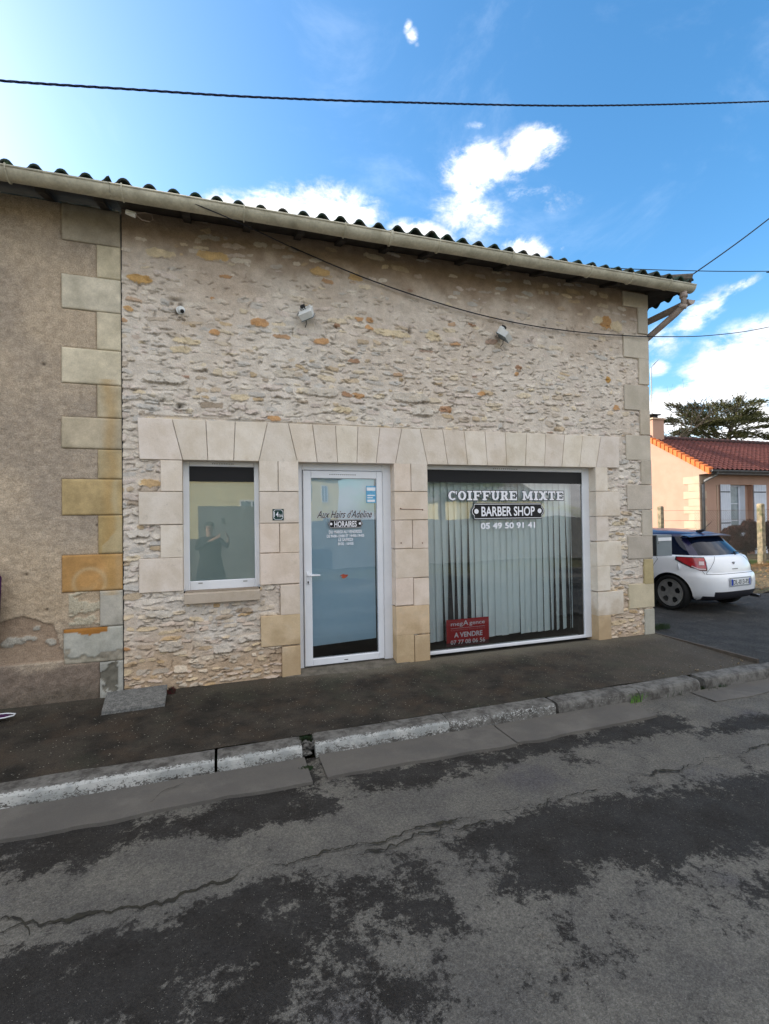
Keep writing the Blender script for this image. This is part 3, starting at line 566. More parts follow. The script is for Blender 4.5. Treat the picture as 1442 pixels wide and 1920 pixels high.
while z < TOP:
    rh = random.uniform(.030, .078)*(1.05 if z < 2.8 else .95); x = JX-random.uniform(0, .1)
    while x < EX+.05:
        wd = min(.36, rh*random.choice((1.3, 1.8, 2.2, 2.8, 3.4, 4.4))*random.uniform(.8, 1.1)); 
        cov = .80 if z < 2.7 else (.70 if z < 3.35 else (.45 if z < 3.8 else .32))
        cov += .25*float(vnoise(np.array([x*1.3]), np.array([z*2.]), 91)[0])
        if random.random() < cov:
            col = pal[rng.choice(len(pal), p=pw)][0]*random.uniform(.93, 1.05)
            if z < .8: col = col*np.array([1., .93, .84])
            pr = random.uniform(.005, .019)*(1 if z < 3.3 else (.65 if z < 3.8 else .42))
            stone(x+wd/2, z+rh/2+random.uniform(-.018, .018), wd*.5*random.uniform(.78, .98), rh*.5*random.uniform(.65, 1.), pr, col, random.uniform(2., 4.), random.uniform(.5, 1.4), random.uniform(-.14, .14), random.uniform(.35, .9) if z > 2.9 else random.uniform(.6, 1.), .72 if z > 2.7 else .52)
        x += wd+random.uniform(.0, .025)
    z += rh+random.uniform(.0, .012)
RU = L3((196, 146, 92)); YE = L3((220, 202, 168)); BR = L3((156, 116, 84))
for (px, py, rx, rz, c) in ((262, 523, 24, 9, L3((205, 160, 88))), (487, 605, 17, 9, RU), (672, 598, 9, 5, RU), (692, 601, 8, 5, RU), (603, 640, 17, 7, RU), (692, 614, 8, 4, RU*1.2), (403, 623, 9, 6, RU), (663, 677, 12, 5, BR), (515, 785, 15, 6, RU), (672, 742, 12, 6, RU), (650, 740, 12, 5, BR*1.2), (811, 630, 17, 10, YE), (735, 625, 42, 7, YE), (600, 510, 20, 8, L3((200, 165, 110))), (667, 521, 14, 6, L3((200, 165, 110))), (340, 655, 20, 7, YE), (350, 640, 28, 7, YE), (1135, 605, 16, 13, L3((178, 130, 70))), (1155, 612, 16, 10, YE*.95), (1120, 600, 12, 8, YE),
                            (558, 703, 9, 4, RU*1.1), (903, 739, 10, 4, RU*1.2), (885, 610, 9, 3, BR), (1140, 712, 7, 6, L3((200, 150, 60))), (972, 690, 8, 5, BR), (968, 700, 6, 4, RU), (835, 768, 14, 6, BR*1.3), (450, 745, 18, 7, YE), (640, 768, 20, 6, YE*.9), (240, 578, 9, 6, L3((205, 160, 100))), (1155, 765, 8, 5, RU), (630, 610, 6, 5, BR), (285, 905, 20, 8, L3((215, 180, 130))), (398, 560, 5, 4, RU), (300, 475, 28, 9, YE), (400, 480, 30, 9, L3((205, 172, 118))), (540, 700, 30, 8, L3((205, 195, 180)))):
    c0_ = atY(px, py); sc = 175*(3645-px)/2995; stone(c0_[0], c0_[2], rx/sc, rz/sc, .011, c, 2.4, 1., 0., .85)
# a few larger flat grey-white slabs
for (px, py, rx, rz) in ((310, 710, 40, 8), (290, 745, 34, 7), (600, 735, 36, 8), (770, 745, 40, 9), (790, 770, 26, 10), (340, 762, 14, 9), (262, 1000, 20, 8), (300, 1150, 26, 8), (420, 1215, 20, 8), (320, 1210, 22, 10), (470, 1195, 26, 7)):
    c0_ = atY(px, py); sc = 175*(3645-px)/2995; stone(c0_[0], c0_[2], rx/sc, rz/sc, .026, L3((206, 198, 186)), 3., 1.2, 0., .6)
for k in range(2600):   # short open joints and chipped edges
    jx, jz = random.uniform(JX, EX), random.uniform(0, 4.2)*(1 if random.random() < .8 else .9); L_ = random.uniform(.014, .06); th = random.uniform(.0045, .008); an = random.gauss(0, .25)+(1.3 if random.random() < .12 else 0)
    i0 = max(0, int((jx-L_-JX)/ds)); i1 = min(len(xs), int((jx+L_-JX)/ds)+2); j0 = max(0, int((jz-L_+.06)/ds)); j1 = min(len(zs), int((jz+L_+.06)/ds)+2)
    x = X[i0:i1, j0:j1]-jx; zq = Z[i0:i1, j0:j1]-jz
    if x.size < 4: continue
    u = x*math.cos(an)+zq*math.sin(an); v_ = -x*math.sin(an)+zq*math.cos(an)+fbm(x+jx, zq+jz, 640, 30, 2)*.022; kk = np.clip(1-(u/L_)**2, 0, 1)*np.exp(-(v_/th)**2)
    Hh[i0:i1, j0:j1] -= kk*.013; Hh[i0:i1, j0:j1] += np.clip(1-(u/L_)**2, 0, 1)*np.exp(-((v_-.02)/.014)**2)*.006; Cc_[i0:i1, j0:j1] *= (1-.30*kk)[..., None]
# holes
for (px, py, rx, rz) in ((328, 562, 11, 3), (338, 572, 4, 4), (322, 569, 3, 3), (336, 762, 5, 4), (768, 620, 3, 8), (332, 586, 3, 5)):
    c0_ = atY(px, py); sc = 160.; d = ((X-c0_[0])*sc/rx)**2+((Z-c0_[2])*sc/rz)**2; kk = np.exp(-d)
    Hh -= .035*kk; Cc_ *= (1-.55*kk)[..., None]
for (a, c, z0, z1) in ASH:
    mk_ = (X > a+.004) & (X < c-.004) & (Z > z0+.004) & (Z < z1-.004); Hh = np.where(mk_, -.012, np.minimum(Hh, .034))
# a mortar bead hugs the dressed stones
keep = np.ones((len(xs)-1, len(zs)-1), bool); xm = xs[:-1]+ds/2; zm = zs[:-1]+ds/2; XM, ZM = np.meshgrid(xm, zm, indexing='ij')
for (a, c, z0, z1) in OPEN: keep &= ~((XM > a) & (XM < c) & (ZM > z0) & (ZM < z1))
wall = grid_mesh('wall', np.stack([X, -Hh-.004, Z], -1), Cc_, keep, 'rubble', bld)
# side and back walls of the shop
b = MB(); b.box(EX-.3, EX-.006, .03, 7, -.2, 4.74); b.box(JX, EX-.3, 6.7, 7, -.2, 4.74)
b.build('side_wall', 'mortar', bld)
# sill of the small window
s_ = (wx(345, 1120, -.07), wx(488, 1118, -.07)); z1 = wz(415, 1110, -.07); z0 = wz(415, 1129.5, -.07)
b = MB(); b.box(s_[0], s_[1], -.075, .13, z0, z1, lin((190, 176, 160)), bev=.006); b.box(s_[0]+.01, s_[1]-.01, -.01, .13, z1+.001, WZ0+.012, lin((150, 138, 124)))
b.build('window_sill', 'ashlar', bld)
# ---- windows
def frame4(b, x0, x1, z0, z1, fl, fr, fb, ft, y0, y1, col=None, bev=.006):
    b.box(x0, x0+fl, y0, y1, z0, z1, col, bev); b.box(x1-fr, x1, y0, y1, z0, z1, col, bev)
    b.box(x0+fl+.0005, x1-fr-.0005, y0+.001, y1, z0, z0+fb, col, bev); b.box(x0+fl+.0005, x1-fr-.0005, y0+.001, y1, z1-ft, z1, col, bev)
def room(b, x0, x1, z0, z1, y0, y1):
    b.add([(x0, y0, z0), (x1, y0, z0), (x1, y0, z1), (x0, y0, z1), (x0, y1, z0), (x1, y1, z0), (x1, y1, z1), (x0, y1, z1)], [(4, 5, 6, 7), (0, 4, 7, 3), (1, 2, 6, 5), (3, 7, 6, 2), (0, 1, 5, 4)])
def vents(b, x0, x1, z, y, n=13, h=.008):
    for i in range(n):
        x = x0+(x1-x0)*i/(n-1); b.box(x, x+(x1-x0)/n*.55, y-.0015, y+.002, z, z+h)
yw = .10
ws = empty  # noqa
# small window
gx0, gx1 = wx(355.5, 990, yw), wx(477.5, 990, yw); gz1 = wz(415, 875, yw); gz0 = wz(415, 1087.5, yw)
b = MB(); frame4(b, WX0-.02, WX1+.02, WZ0-.0, WZ1+.02, gx0-WX0+.02, WX1+.02-gx1, gz0-WZ0, WZ1+.02-gz1, yw, yw+.07)
win = b.build('window', 'pvc', bld)
b = MB(); b.add([(gx0, yw+.02, gz0), (gx1, yw+.02, gz0), (gx1, yw+.02, gz1), (gx0, yw+.02, gz1)], [(0, 1, 2, 3)]); b.build('pane', 'glass_mirror', win)
zb = wz(415, 903, yw)
b = MB(); b.box(gx0-.01, gx1+.01, yw+.011, yw+.018, zb, gz1+.005); b.build('blind_box', 'black', win)
b = MB(); b.box(gx0-.02, gx1+.02, yw+.045, yw+.05, gz0-.02, gz1+.02); b.build('frosted_film', 'film_grey', win)
b = MB(); vents(b, wx(398, 868, yw), wx(436, 868, yw), wz(415, 870.5, yw), yw); b.build('air_vent', 'dark_plastic', win)
for px in (376, 460):
    b = MB(); b.box(wx(px-4, 1093, yw), wx(px+4, 1093, yw), yw-.002, yw+.002, wz(px, 1094.5-(px-376)*.05, yw), wz(px, 1092.5-(px-376)*.05, yw)); b.build('drain_slot', 'metal', win)
# door
b = MB(); dfx0 = DX0-.03; dfx1 = DX1+.02; lx0 = wx(568.5, 1060, yw); lx1 = wx(719, 1060, yw); lz1 = wz(640, 882.5, yw); lz0 = .045
frame4(b, dfx0, dfx1, .025, 2.30, lx0-dfx0, dfx1-lx1, .004, 2.30-lz1, yw, yw+.07)
door = b.build('door', 'pvc', bld)
gx0, gx1 = wx(583.5, 1060, yw), wx(708.5, 1060, yw); gz1 = wz(645, 896.5, yw); gz0 = wz(645, 1229, yw); DG = (gx0, gx1, gz0, gz1)
b = MB(); frame4(b, lx0+.006, lx1-.006, lz0, lz1-.006, gx0-lx0, lx1-gx1, gz0-lz0, lz1-gz1, yw-.018, yw+.05)
leaf = b.build('door_leaf', 'pvc', door)
b = MB(); b.add([(gx0, yw+.01, gz0), (gx1, yw+.01, gz0), (gx1, yw+.01, gz1), (gx0, yw+.01, gz1)], [(0, 1, 2, 3)]); b.build('pane', 'glass', door)
zf = wz(645, 1206, yw)
b = MB(); b.add([(gx0-.01, yw+.04, zf-.012), (gx1+.01-.03, yw+.04, zf+.014), (gx1-.02, yw+.04, gz1+.02), (gx0-.01, yw+.04, gz1+.02)], [(0, 1, 2, 3)]); b.build('frosted_film', 'film', door)
b = MB(); vents(b, wx(617, 890, yw), wx(664, 890, yw), wz(640, 891, yw), yw-.018, 13); b.build('air_vent', 'dark_plastic', door)
hx = wx(577, 1078, yw); hz = wz(577, 1078, yw)
b = MB(); b.box(hx-.018, hx+.018, yw-.028, yw-.018, hz-.10, hz+.035, bev=.004); b.tube([(hx, yw-.02, hz), (hx, yw-.06, hz), (hx+.02, yw-.066, hz), (hx+.125, yw-.062, hz-.004)], [.011, .011, .012, .009], 8); b.build('handle', 'pvc', door)
b = MB(); b.tube([(hx, yw-.0295, hz-.075), (hx, yw-.0285, hz-.075)], .010, 10); b.box(hx-.004, hx+.004, yw-.031, yw-.0285, hz-.098, hz-.07); b.build('keyhole', 'dark_plastic', door)
b = MB(); b.box(wx(645, 1233, yw), wx(652, 1233, yw), yw-.02, yw-.017, gz0-.045, gz0-.038); b.build('drain_slot', 'dark_plastic', door)
# sticker top right of the door glass, tape in the middle
b = MB(); b.box(wx(687, 925, yw), wx(705, 925, yw), yw+.006, yw+.009, wz(696, 943, yw), wz(696, 911, yw)); stk = b.build('opening_sticker', 'sticker_blue', door)
b = MB()
for i, (c0, c1, h0, h1) in enumerate(((688, 704, 920, 914), (689, 703, 930, 928), (689, 699, 934, 932.4), (689, 703, 941, 937))): b.box(wx(c0, 925, yw), wx(c1, 925, yw), yw+.004, yw+.0058, wz(696, h0, yw), wz(696, h1, yw))
b.build('sticker_stripe', 'white_vinyl', stk)
c0_ = atY(646, 1080, yw)
b = MB(); b.prism([(c0_[0]+math.cos(a)*.038*(1+.4*math.sin(5*a)), c0_[2]+math.sin(a)*.022*(1+.35*math.sin(3*a+1))) for a in np.linspace(0, 2*math.pi, 14)[:-1]], yw+.004, yw+.0075); b.build('tape_mark', 'tape', door)
yt = yw+.0055
def T_(s, x0, x1, y0, y1, m, parent, yoff=0., **kw):   # text box in photo pixels on the glass plane
    xm = (x0+x1)/2; return text_obj(s, wx(x0, (y0+y1)/2, yw), wx(x1, (y0+y1)/2, yw), wz(xm, y1, yw), wz(xm, y0, yw), yt+yoff, m, parent, **kw)
def badge(x0, x1, y0, y1, parent, name='badge'):
    X0, X1 = wx(x0, (y0+y1)/2, yw), wx(x1, (y0+y1)/2, yw); Z1, Z0 = wz((x0+x1)/2, y0, yw), wz((x0+x1)/2, y1, yw); h = (Z1-Z0)/2; cz = (Z0+Z1)/2
    def shape(e):
        r = h*.68-e; pts = []; xl = X0+h*.68; xr_ = X1-h*.68
        for a in np.linspace(-60, 60, 9): pts.append((xr_+r*math.cos(math.radians(a)), cz+r*math.sin(math.radians(a))))
        pts += [(xr_+r*.42, cz+h-e), (xl-r*.42, cz+h-e)]
        for a in np.linspace(120, 240, 9): pts.append((xl+r*math.cos(math.radians(a)), cz+r*math.sin(math.radians(a))))
        pts += [(xl-r*.42, cz-h+e), (xr_+r*.42, cz-h+e)]
        return pts
    b = MB(); b.prism(shape(0), yt-.0004, yt+.001); bd = b.build(name, 'black_vinyl', parent)
    b = MB(); b.prism(shape(h*.10), yt-.0008, yt-.0005); b.build('badge_line', 'white_vinyl', bd)
    b = MB(); b.prism(shape(h*.17), yt-.0013, yt-.0009); b.build('badge_face', 'black_vinyl', bd)
    r = h*.30
    for cx0 in (X0+h*.70, X1-h*.70):
        b = MB(); b.prism([(cx0+r*math.cos(a), cz+r*math.sin(a)) for a in np.linspace(0, 2*math.pi, 17)[:-1]], yt-.0018, yt-.0014); b.build('badge_dot', 'white_vinyl', bd)
    return bd
T_("Aux Hairs d'Adeline", 593.2, 698.8, 956, 971.5, 'white_vinyl', door, .0006, off=.028, shear=.45)
T_("Aux Hairs d'Adeline", 594, 698, 956.5, 971, 'black_vinyl', door, 0, off=.008, shear=.45)
badge(615.5, 680.5, 974, 990, door)
T_('HORAIRES', 627, 669, 977, 988, 'white_vinyl', door, -.0022, off=.02)
T_('DU MARDI AU VENDREDI', 617, 678.5, 994, 1000, 'white_vinyl', door, -.0004, off=.02)
T_('DE 9H00-12H00 ET 14H00-19H00', 613, 683, 1002, 1007.5, 'white_vinyl', door, -.0004, off=.02)
T_('LE SAMEDI', 634.5, 662, 1009, 1014.5, 'white_vinyl', door, -.0004, off=.02)
T_('8H30 - 16H00', 634, 663, 1016.5, 1022, 'white_vinyl', door, -.0004, off=.02)
# shop window
gx0, gx1 = SX0-.03, wx(1094.5, 1040, yw); gz1 = wz(948, 883, yw); gz0 = wz(948, 1207, yw)
b = MB(); frame4(b, SX0-.04, SX1+.02, .012, 2.31, .04, SX1+.02-gx1, gz0-.012, 2.31-gz1, yw, yw+.07)
shop = b.build('shop_window', 'pvc', bld)
b = MB(); b.add([(gx0, yw+.02, gz0), (gx1, yw+.02, gz0), (gx1, yw+.02, gz1), (gx0, yw+.02, gz1)], [(0, 1, 2, 3)]); b.build('pane', 'glass', shop)
zb = wz(948, 905.5, yw)
b = MB(); b.box(gx0-.01, gx1+.01, yw+.011, yw+.018, zb, gz1+.01); b.build('blind_box', 'black', shop)
b = MB(); b.box(gx1-.075, gx1+.005, yw+.03, yw+.16, gz0, gz1); b.build('inner_reveal', 'dark_room', shop)
b = MB(); vents(b, wx(925, 878, yw), wx(968, 878, yw), wz(948, 880, yw), yw); b.build('air_vent', 'dark_plastic', shop)
yw_s, yw = yw, yw
# slab lettering, own glyphs
def slab(text, X0, X1, Z0, Z1, y, grow=0.):
    b = MB(); n = len(text); wd = {'I': .55, ' ': .45, 'M': 1.25, 'X': 1.0}; tot = sum(wd.get(c, .92)+.10 for c in text)-.10; sc = (X1-X0)/tot; x = X0; hh = Z1-Z0; cnt = [0]
    s = .27*sc; q = .17*hh
    def R(a, c, d, e):
        cnt[0] += 1; yo = y-cnt[0]*.000004; g_ = grow
        b.add([(a-g_, yo, d-g_), (c+g_, yo, d-g_), (c+g_, yo, e+g_), (a-g_, yo, e+g_)], [(0, 1, 2, 3)])
    def Pq(pts):
        cnt[0] += 1; yo = y-cnt[0]*.000004; g_ = grow; cx_ = sum(p[0] for p in pts)/len(pts); cz_ = sum(p[1] for p in pts)/len(pts)
        b.add([(px+math.copysign(g_, px-cx_), yo, pz+math.copysign(g_, pz-cz_)) for px, pz in pts], [tuple(range(len(pts)))])
    def ring(cx_, rx, a0, a1, z0=Z0, z1=Z1, thick=s):
        cz_ = (z0+z1)/2; rz = (z1-z0)/2; A = [math.radians(a0+(a1-a0)*i/16) for i in range(17)]; ty = q
        for i in range(16):
            o0 = (cx_+(rx+grow)*math.cos(A[i]), cz_+(rz+grow)*math.sin(A[i])); o1 = (cx_+(rx+grow)*math.cos(A[i+1]), cz_+(rz+grow)*math.sin(A[i+1]))
            i0 = (cx_+(rx-thick-grow)*math.cos(A[i]), cz_+(rz-ty-grow)*math.sin(A[i])); i1 = (cx_+(rx-thick-grow)*math.cos(A[i+1]), cz_+(rz-ty-grow)*math.sin(A[i+1]))
            cnt[0] += 1; yo = y-cnt[0]*.000004; b.add([(p[0], yo, p[1]) for p in (o0, o1, i1, i0)], [(0, 1, 2, 3)])
    for c in text:
        w_ = wd.get(c, .92)*sc; m_ = x+w_/2; e = x+w_
        if c in 'FER':
            R(x, x+.50*sc, Z0, Z0+q); R(x, e-.1*sc, Z1-q, Z1); R(x+.12*sc, x+.12*sc+s, Z0+q, Z1-q)
        if c in 'FE': R(e-.12*sc, e, Z1-2.2*q, Z1); R(x+.12*sc+s, x+.68*sc, Z0+hh*.42, Z0+hh*.58); R(x+.6*sc, x+.68*sc, Z0+hh*.34, Z0+hh*.66)
        if c == 'E': R(x+.5*sc, e, Z0, Z0+q); R(e-.12*sc, e, Z0+q, Z0+2.2*q)
        if c == 'R':
            ring(x+.5*sc, .36*sc, -90, 90, Z0+hh*.42, Z1); R(x+.3*sc, x+.52*sc, Z0+hh*.42, Z0+hh*.56)
            Pq([(x+.42*sc, Z0+hh*.45), (x+.70*sc, Z0+hh*.45), (e-.02*sc, Z0), (e-.28*sc, Z0)]); R(e-.25*sc, e+.03*sc, Z0, Z0+q)
        if c == 'I': R(x, e, Z0, Z0+q); R(x, e, Z1-q, Z1); R(m_-s/2, m_+s/2, Z0+q, Z1-q)
        if c == 'T': R(m_-.28*sc, m_+.28*sc, Z0, Z0+q); R(x, e, Z1-q, Z1); R(m_-s/2, m_+s/2, Z0+q, Z1-q); R(x, x+.12*sc, Z1-2.3*q, Z1-q); R(e-.12*sc, e, Z1-2.3*q, Z1-q)
        if c == 'O': ring(m_, w_/2, 0, 360)
        if c == 'C': ring(m_, w_/2, 42, 318); R(e-.13*sc, e, Z1-2.4*q, Z1-.2*q)
        if c == 'U': ring(m_, w_/2-.08*sc, 180, 360, Z0, Z0+hh*.7, s); R(x+.08*sc, x+.08*sc+s, Z0+hh*.35, Z1-q); R(e-.08*sc-s*.8, e-.08*sc, Z0+hh*.35, Z1-q); R(x-.04*sc, x+.44*sc, Z1-q, Z1); R(e-.40*sc, e+.02*sc, Z1-q, Z1)
        if c == 'M':
            for a in (x, e-.42*sc): R(a, a+.42*sc, Z0, Z0+q)
            R(x, x+.32*sc, Z1-q, Z1); R(e-.32*sc, e, Z1-q, Z1); R(x+.1*sc, x+.1*sc+s*.8, Z0+q, Z1-q); R(e-.1*sc-s, e-.1*sc, Z0+q, Z1-q)
            Pq([(x+.12*sc, Z1), (x+.36*sc, Z1), (m_+.07*sc, Z0+q), (m_-.10*sc, Z0+q)]); Pq([(e-.36*sc, Z1), (e-.12*sc, Z1), (m_+.10*sc, Z0+q), (m_-.07*sc, Z0+q)])
        if c == 'X':
            Pq([(x+.06*sc, Z1), (x+.38*sc, Z1), (e-.06*sc, Z0), (e-.38*sc, Z0)]); Pq([(e-.34*sc, Z1), (e-.10*sc, Z1), (x+.34*sc, Z0), (x+.10*sc, Z0)])
            for a in (x-.02*sc, e-.40*sc): R(a, a+.42*sc, Z0, Z0+q); R(a, a+.42*sc, Z1-q, Z1)
        x += w_+.10*sc
    return b
X0, X1 = wx(841, 930, yw), wx(1057, 930, yw); Z1_, Z0_ = wz(948, 920.5, yw), wz(948, 938, yw)
slab('COIFFURE MIXTE', X0, X1, Z0_, Z1_, yt, .008).build('lettering', 'black_vinyl', shop)
slab('COIFFURE MIXTE', X0, X1, Z0_, Z1_, yt-.001).build('lettering', 'white_vinyl', shop)
badge(884, 1021, 943, 973.5, shop)
T_('BARBER SHOP', 903, 1003, 949.5, 967.5, 'white_vinyl', shop, -.0022, off=.022)
T_('05 49 50 91 41', 902, 1004, 979.5, 991, 'white_vinyl', shop, 0, off=.03)
# dark interior
b = MB(); room(b, JX+.05, EX-.35, -.02, 2.40, yw+.0705, 4.0); b.build('interior', 'dark_room', bld)
# vertical blind, slats as parts
vb = empty('vertical_blind', (SX0, yw+.16, 2.3), 'pale blue fabric vertical slat blind hanging behind the big shop window', 'blind')
yb = yw+.15; zt = 2.24
nsl = 24; bx0 = wx(803, 1050, yb); bx1 = wx(1082, 1050, yb)
spc = (bx1-bx0)/nsl
opens = {0: 12, 1: 18, 2: 48, 3: 55, 4: 40, 5: 36, 6: 32, 7: 20, 8: 14, 9: 8, 10: 6, 14: 8, 19: 35, 20: 30, 21: 22, 22: 50}
for i in range(nsl):
    xc = bx0+spc*(i+.5); hw = spc*.60; tw0 = math.radians(9+random.uniform(-3, 3)); tw1 = math.radians(opens.get(i, 10)+random.uniform(-4, 6)); lean = random.uniform(-.012, .012)+(.012 if i < 4 else 0)
    zbm = .125+random.uniform(-.008, .008); b = MB(); nz_ = 14; vs = []
    for j in range(nz_+1):
        f = j/nz_; z = zt-(zt-zbm)*f; tw = tw0+(tw1-tw0)*min(1, f*1.15)**1.3; tw = tw+.03*math.sin(6*f+i)
        for k in (-1, -.5, 0, .5, 1):
            bow = .006*(1-k*k); vs.append((xc+k*hw*math.cos(tw)+lean*f, yb+k*hw*math.sin(tw)-bow, z))
    b.add(vs, [(j*5+k, j*5+k+1, (j+1)*5+k+1, (j+1)*5+k) for j in range(nz_) for k in range(4)]); b.build('slat', 'blind', vb, smooth=True)
b = MB(); b.box(bx0-.03, bx1+.03, yb-.03, yb+.03, zt, zt+.05); b.build('headrail', 'pvc', vb)
# for sale sign inside the glass
ysg = yw+.034
q = [atY(837, 1163, ysg), atY(916.5, 1156, ysg), atY(915, 1205, ysg), atY(838, 1214, ysg)]
sx0, sx1 = q[0][0], q[1][0]; sz1 = (q[0][2]+q[1][2])/2; sz0 = (q[2][2]+q[3][2])/2
sg = empty('for_sale_sign', (sx0, ysg, sz0), 'red estate agent for sale sign standing in the corner of the shop window', 'sign')
b = MB(); b.box(sx0, sx1, ysg, ysg+.004, sz0+.045, sz1); b.build('panel', 'red', sg)
b = MB(); b.box(sx0, sx1, ysg, ysg+.004, sz0, sz0+.0445); b.build('number_band', 'maroon', sg)
hh = sz1-sz0; ww = sx1-sx0; u_ = lambda a: sx0+ww*a; v_ = lambda a: sz1-hh*a
text_obj('meg', u_(.10), u_(.38), v_(.285), v_(.14), ysg-.001, 'white_vinyl', sg, off=.012); text_obj('A', u_(.385), u_(.51), v_(.245), v_(.06), ysg-.001, 'white_vinyl', sg, off=.012)
text_obj('gence', u_(.53), u_(.90), v_(.285), v_(.14), ysg-.001, 'white_vinyl', sg, off=.012)
b = MB(); b.box(u_(.10), u_(.90), ysg-.001, ysg-.0005, v_(.335), v_(.325)); b.build('line', 'white_vinyl', sg)
text_obj('Consultants immobiliers', u_(.10), u_(.90), v_(.42), v_(.36), ysg-.001, mat('pinkish', (.7, .25, .25)), sg)
text_obj('A VENDRE', u_(.17), u_(.84), v_(.68), v_(.49), ysg-.001, 'white_vinyl', sg, off=.03)
text_obj('07 77 08 06 56', u_(.09), u_(.90), v_(.93), v_(.77), ysg-.001, 'white_vinyl', sg, off=.015)
# number plaque
px0, px1, pz1, pz0 = wx(510.5, 965), wx(531.5, 965), wz(521, 954.5), wz(521, 975.5)
pq = empty('number_plaque', (px0, YF, pz0), 'small dark green enamel house number plaque reading 14 bis between window and door', 'plaque')
yp = YF-.006
b = MB(); b.box(px0, px1, yp, YF-.002, pz0, pz1, bev=.003); b.build('plate', 'plaque', pq)
b = MB()
def octo(e):
    c = .018; x0, x1, z0, z1 = px0+e, px1-e, pz0+e, pz1-e; return [(x0+c, z0), (x1-c, z0), (x1, z0+c), (x1, z1-c), (x1-c, z1), (x0+c, z1), (x0, z1-c), (x0, z0+c)]
o1, o2 = octo(.007), octo(.0105)
for i in range(8):
    a, c = o1[i], o1[(i+1) % 8]; d, e = o2[(i+1) % 8], o2[i]; b.add([(a[0], yp-.0005, a[1]), (c[0], yp-.0005, c[1]), (d[0], yp-.0005, d[1]), (e[0], yp-.0005, e[1])], [(0, 1, 2, 3)])
b.build('rim', 'white_vinyl', pq)
text_obj('14', px0+.014, px0+.062, pz0+.034, pz1-.028, yp-.0008, 'white_vinyl', pq, off=.01); text_obj('bis', px0+.070, px1-.012, pz0+.034, pz0+.068, yp-.0008, 'white_vinyl', pq, off=0)
# screw anchors left on the pier
b = MB()
for (px, py) in ((751, 953.5), (792, 956), (752, 1018), (792, 1018)): c0_ = atY(px, py, YF); b = MB(); b.tube([(c0_[0], YF-.008, c0_[2]), (c0_[0], YF+.01, c0_[2])], .007, 8); b.build('screw_fixing', 'rust', bld)
b = MB(); c0_, c1_ = atY(750, 954.5, YF), atY(793, 954.5, YF)
b.tube([(c0_[0], YF-.005, c0_[2]), (c1_[0], YF-.005, c1_[2]-.004)], .003, 6)
b.build('rust_line', 'rust', bld)
# ============================================================ roof
def gz(x): return 4.475+(x+1.7)*.0137      # gutter centre height
EY = -.43; RX = 5.93
def roof_z(s): return 4.60+.30*s             # s = distance up from the eave
def tiles_front(x0, x1, hip, name, parent, depth=3.9):
    b = MB(); pitch = .197; nper = 10; n = int((x1-x0)/pitch*nper); rows = int(depth/.35)
    X_ = [x0+(x1-x0)*i/n for i in range(n+1)]
    def prof(x):
        ph = ((x-x0)/pitch) % 1.; c = math.cos(2*math.pi*(ph-.5)); return .040*c**.6 if c > 0 else .030*c
    vs = []; fs = []; cols = []
    lv = []
    for r in range(rows):
        lv += [(r*.35-.0, .022, r), (r*.35+.349, -.004, r)]
    for (s, dz_, r) in lv:
        for i, x in enumerate(X_):
            jx = .012*math.sin(i//nper*7.3+r*2.1); vs.append((x+jx, EY+s-.02+.03*math.sin((i//nper)*12.9+r*3.), roof_z(s)+prof(x)+dz_+.006*math.sin(i//nper*5.1+r)+(x+1.7)*.0137))
    m_ = n+1
    for a in range(len(lv)-1):
        for i in range(n):
            if hip and X_[i] > RX-(EY+lv[a][0]-EY)*1.0+.02: continue
            fs.append((a*m_+i, a*m_+i+1, (a+1)*m_+i+1, (a+1)*m_+i))
    k = len(vs); fl = []
    for i in range(n+1): v0 = vs[i]; fl.append((v0[0], v0[1]+.004, v0[2]-.02))
    vs += fl; fs += [(i, k+i, k+i+1, i+1) for i in range(n)]
    # inner eave lip, second layer gives the tiles thickness
    fl2 = [(v0[0], v0[1]+.3, v0[2]-.02+.085) for v0 in vs[:n+1]]; k2 = len(vs); vs += fl2; fs += [(k+i, k2+i, k2+i+1, k+i+1) for i in range(n)]
    b.add(vs, fs); return b.build(name, 'tile', parent, smooth=True)
tiles_front(JX+.0, RX, True, 'roof', bld)
tiles_front(-14, JX-.005, False, 'roof', lh, 3.9)
# right hand slope of the hip and hip tiles
b = MB(); pitch = .2
def side(u, v):
    y = EY+7.9*u; s = min(3.9*v, y-EY, 7.9-(y-EY)); return (RX-s, y, 4.60+.104+.30*s+.034*math.cos(2*math.pi*y/pitch)+.02)
b.grid(side, 320, 14)
b.grid(lambda u, v: (lambda p: (p[0]-(.0 if v > 0 else 0), p[1], p[2]-.02-.075*v))(side(u, 0)), 320, 1)
b.build('roof_side', 'tile', bld, smooth=True)
b = MB(); h0 = Vector((RX+.02, EY-.0, 4.745)); h1 = Vector((RX-3.6, EY+3.6, 4.745+1.08))
for i in range(11):
    a = h0.lerp(h1, i/11.); c = h0.lerp(h1, (i+1.08)/11.); b.tube([a, c], [.095, .075], 10)
b.build('hip_tile', mat('hip', (.06, .05, .04), (.035, .032, .028), 14, c3=(.10, .09, .07), scale3=20, rough=.95, bump=.006, bscale=30), bld, smooth=False)
b = MB()   # moss tufts on tile ends
for (px, py) in ((15, 306), (228, 350), (455, 393), (652, 424), (823, 452), (1035+60, 500), (1180, 512), (350, 372)):
    c0_ = atY(px, py, -.42); b = MB()
    for k in range(9): dx = random.uniform(-.02, .02); b.tube([(c0_[0]+dx, -.42+random.uniform(-.01, .01), c0_[2]-.035), (c0_[0]+dx+random.uniform(-.015, .015), -.42, c0_[2]+random.uniform(-.005, .02))], [.009, .003], 5)
    b.build('moss', 'moss', bld if px > 229 else lh)
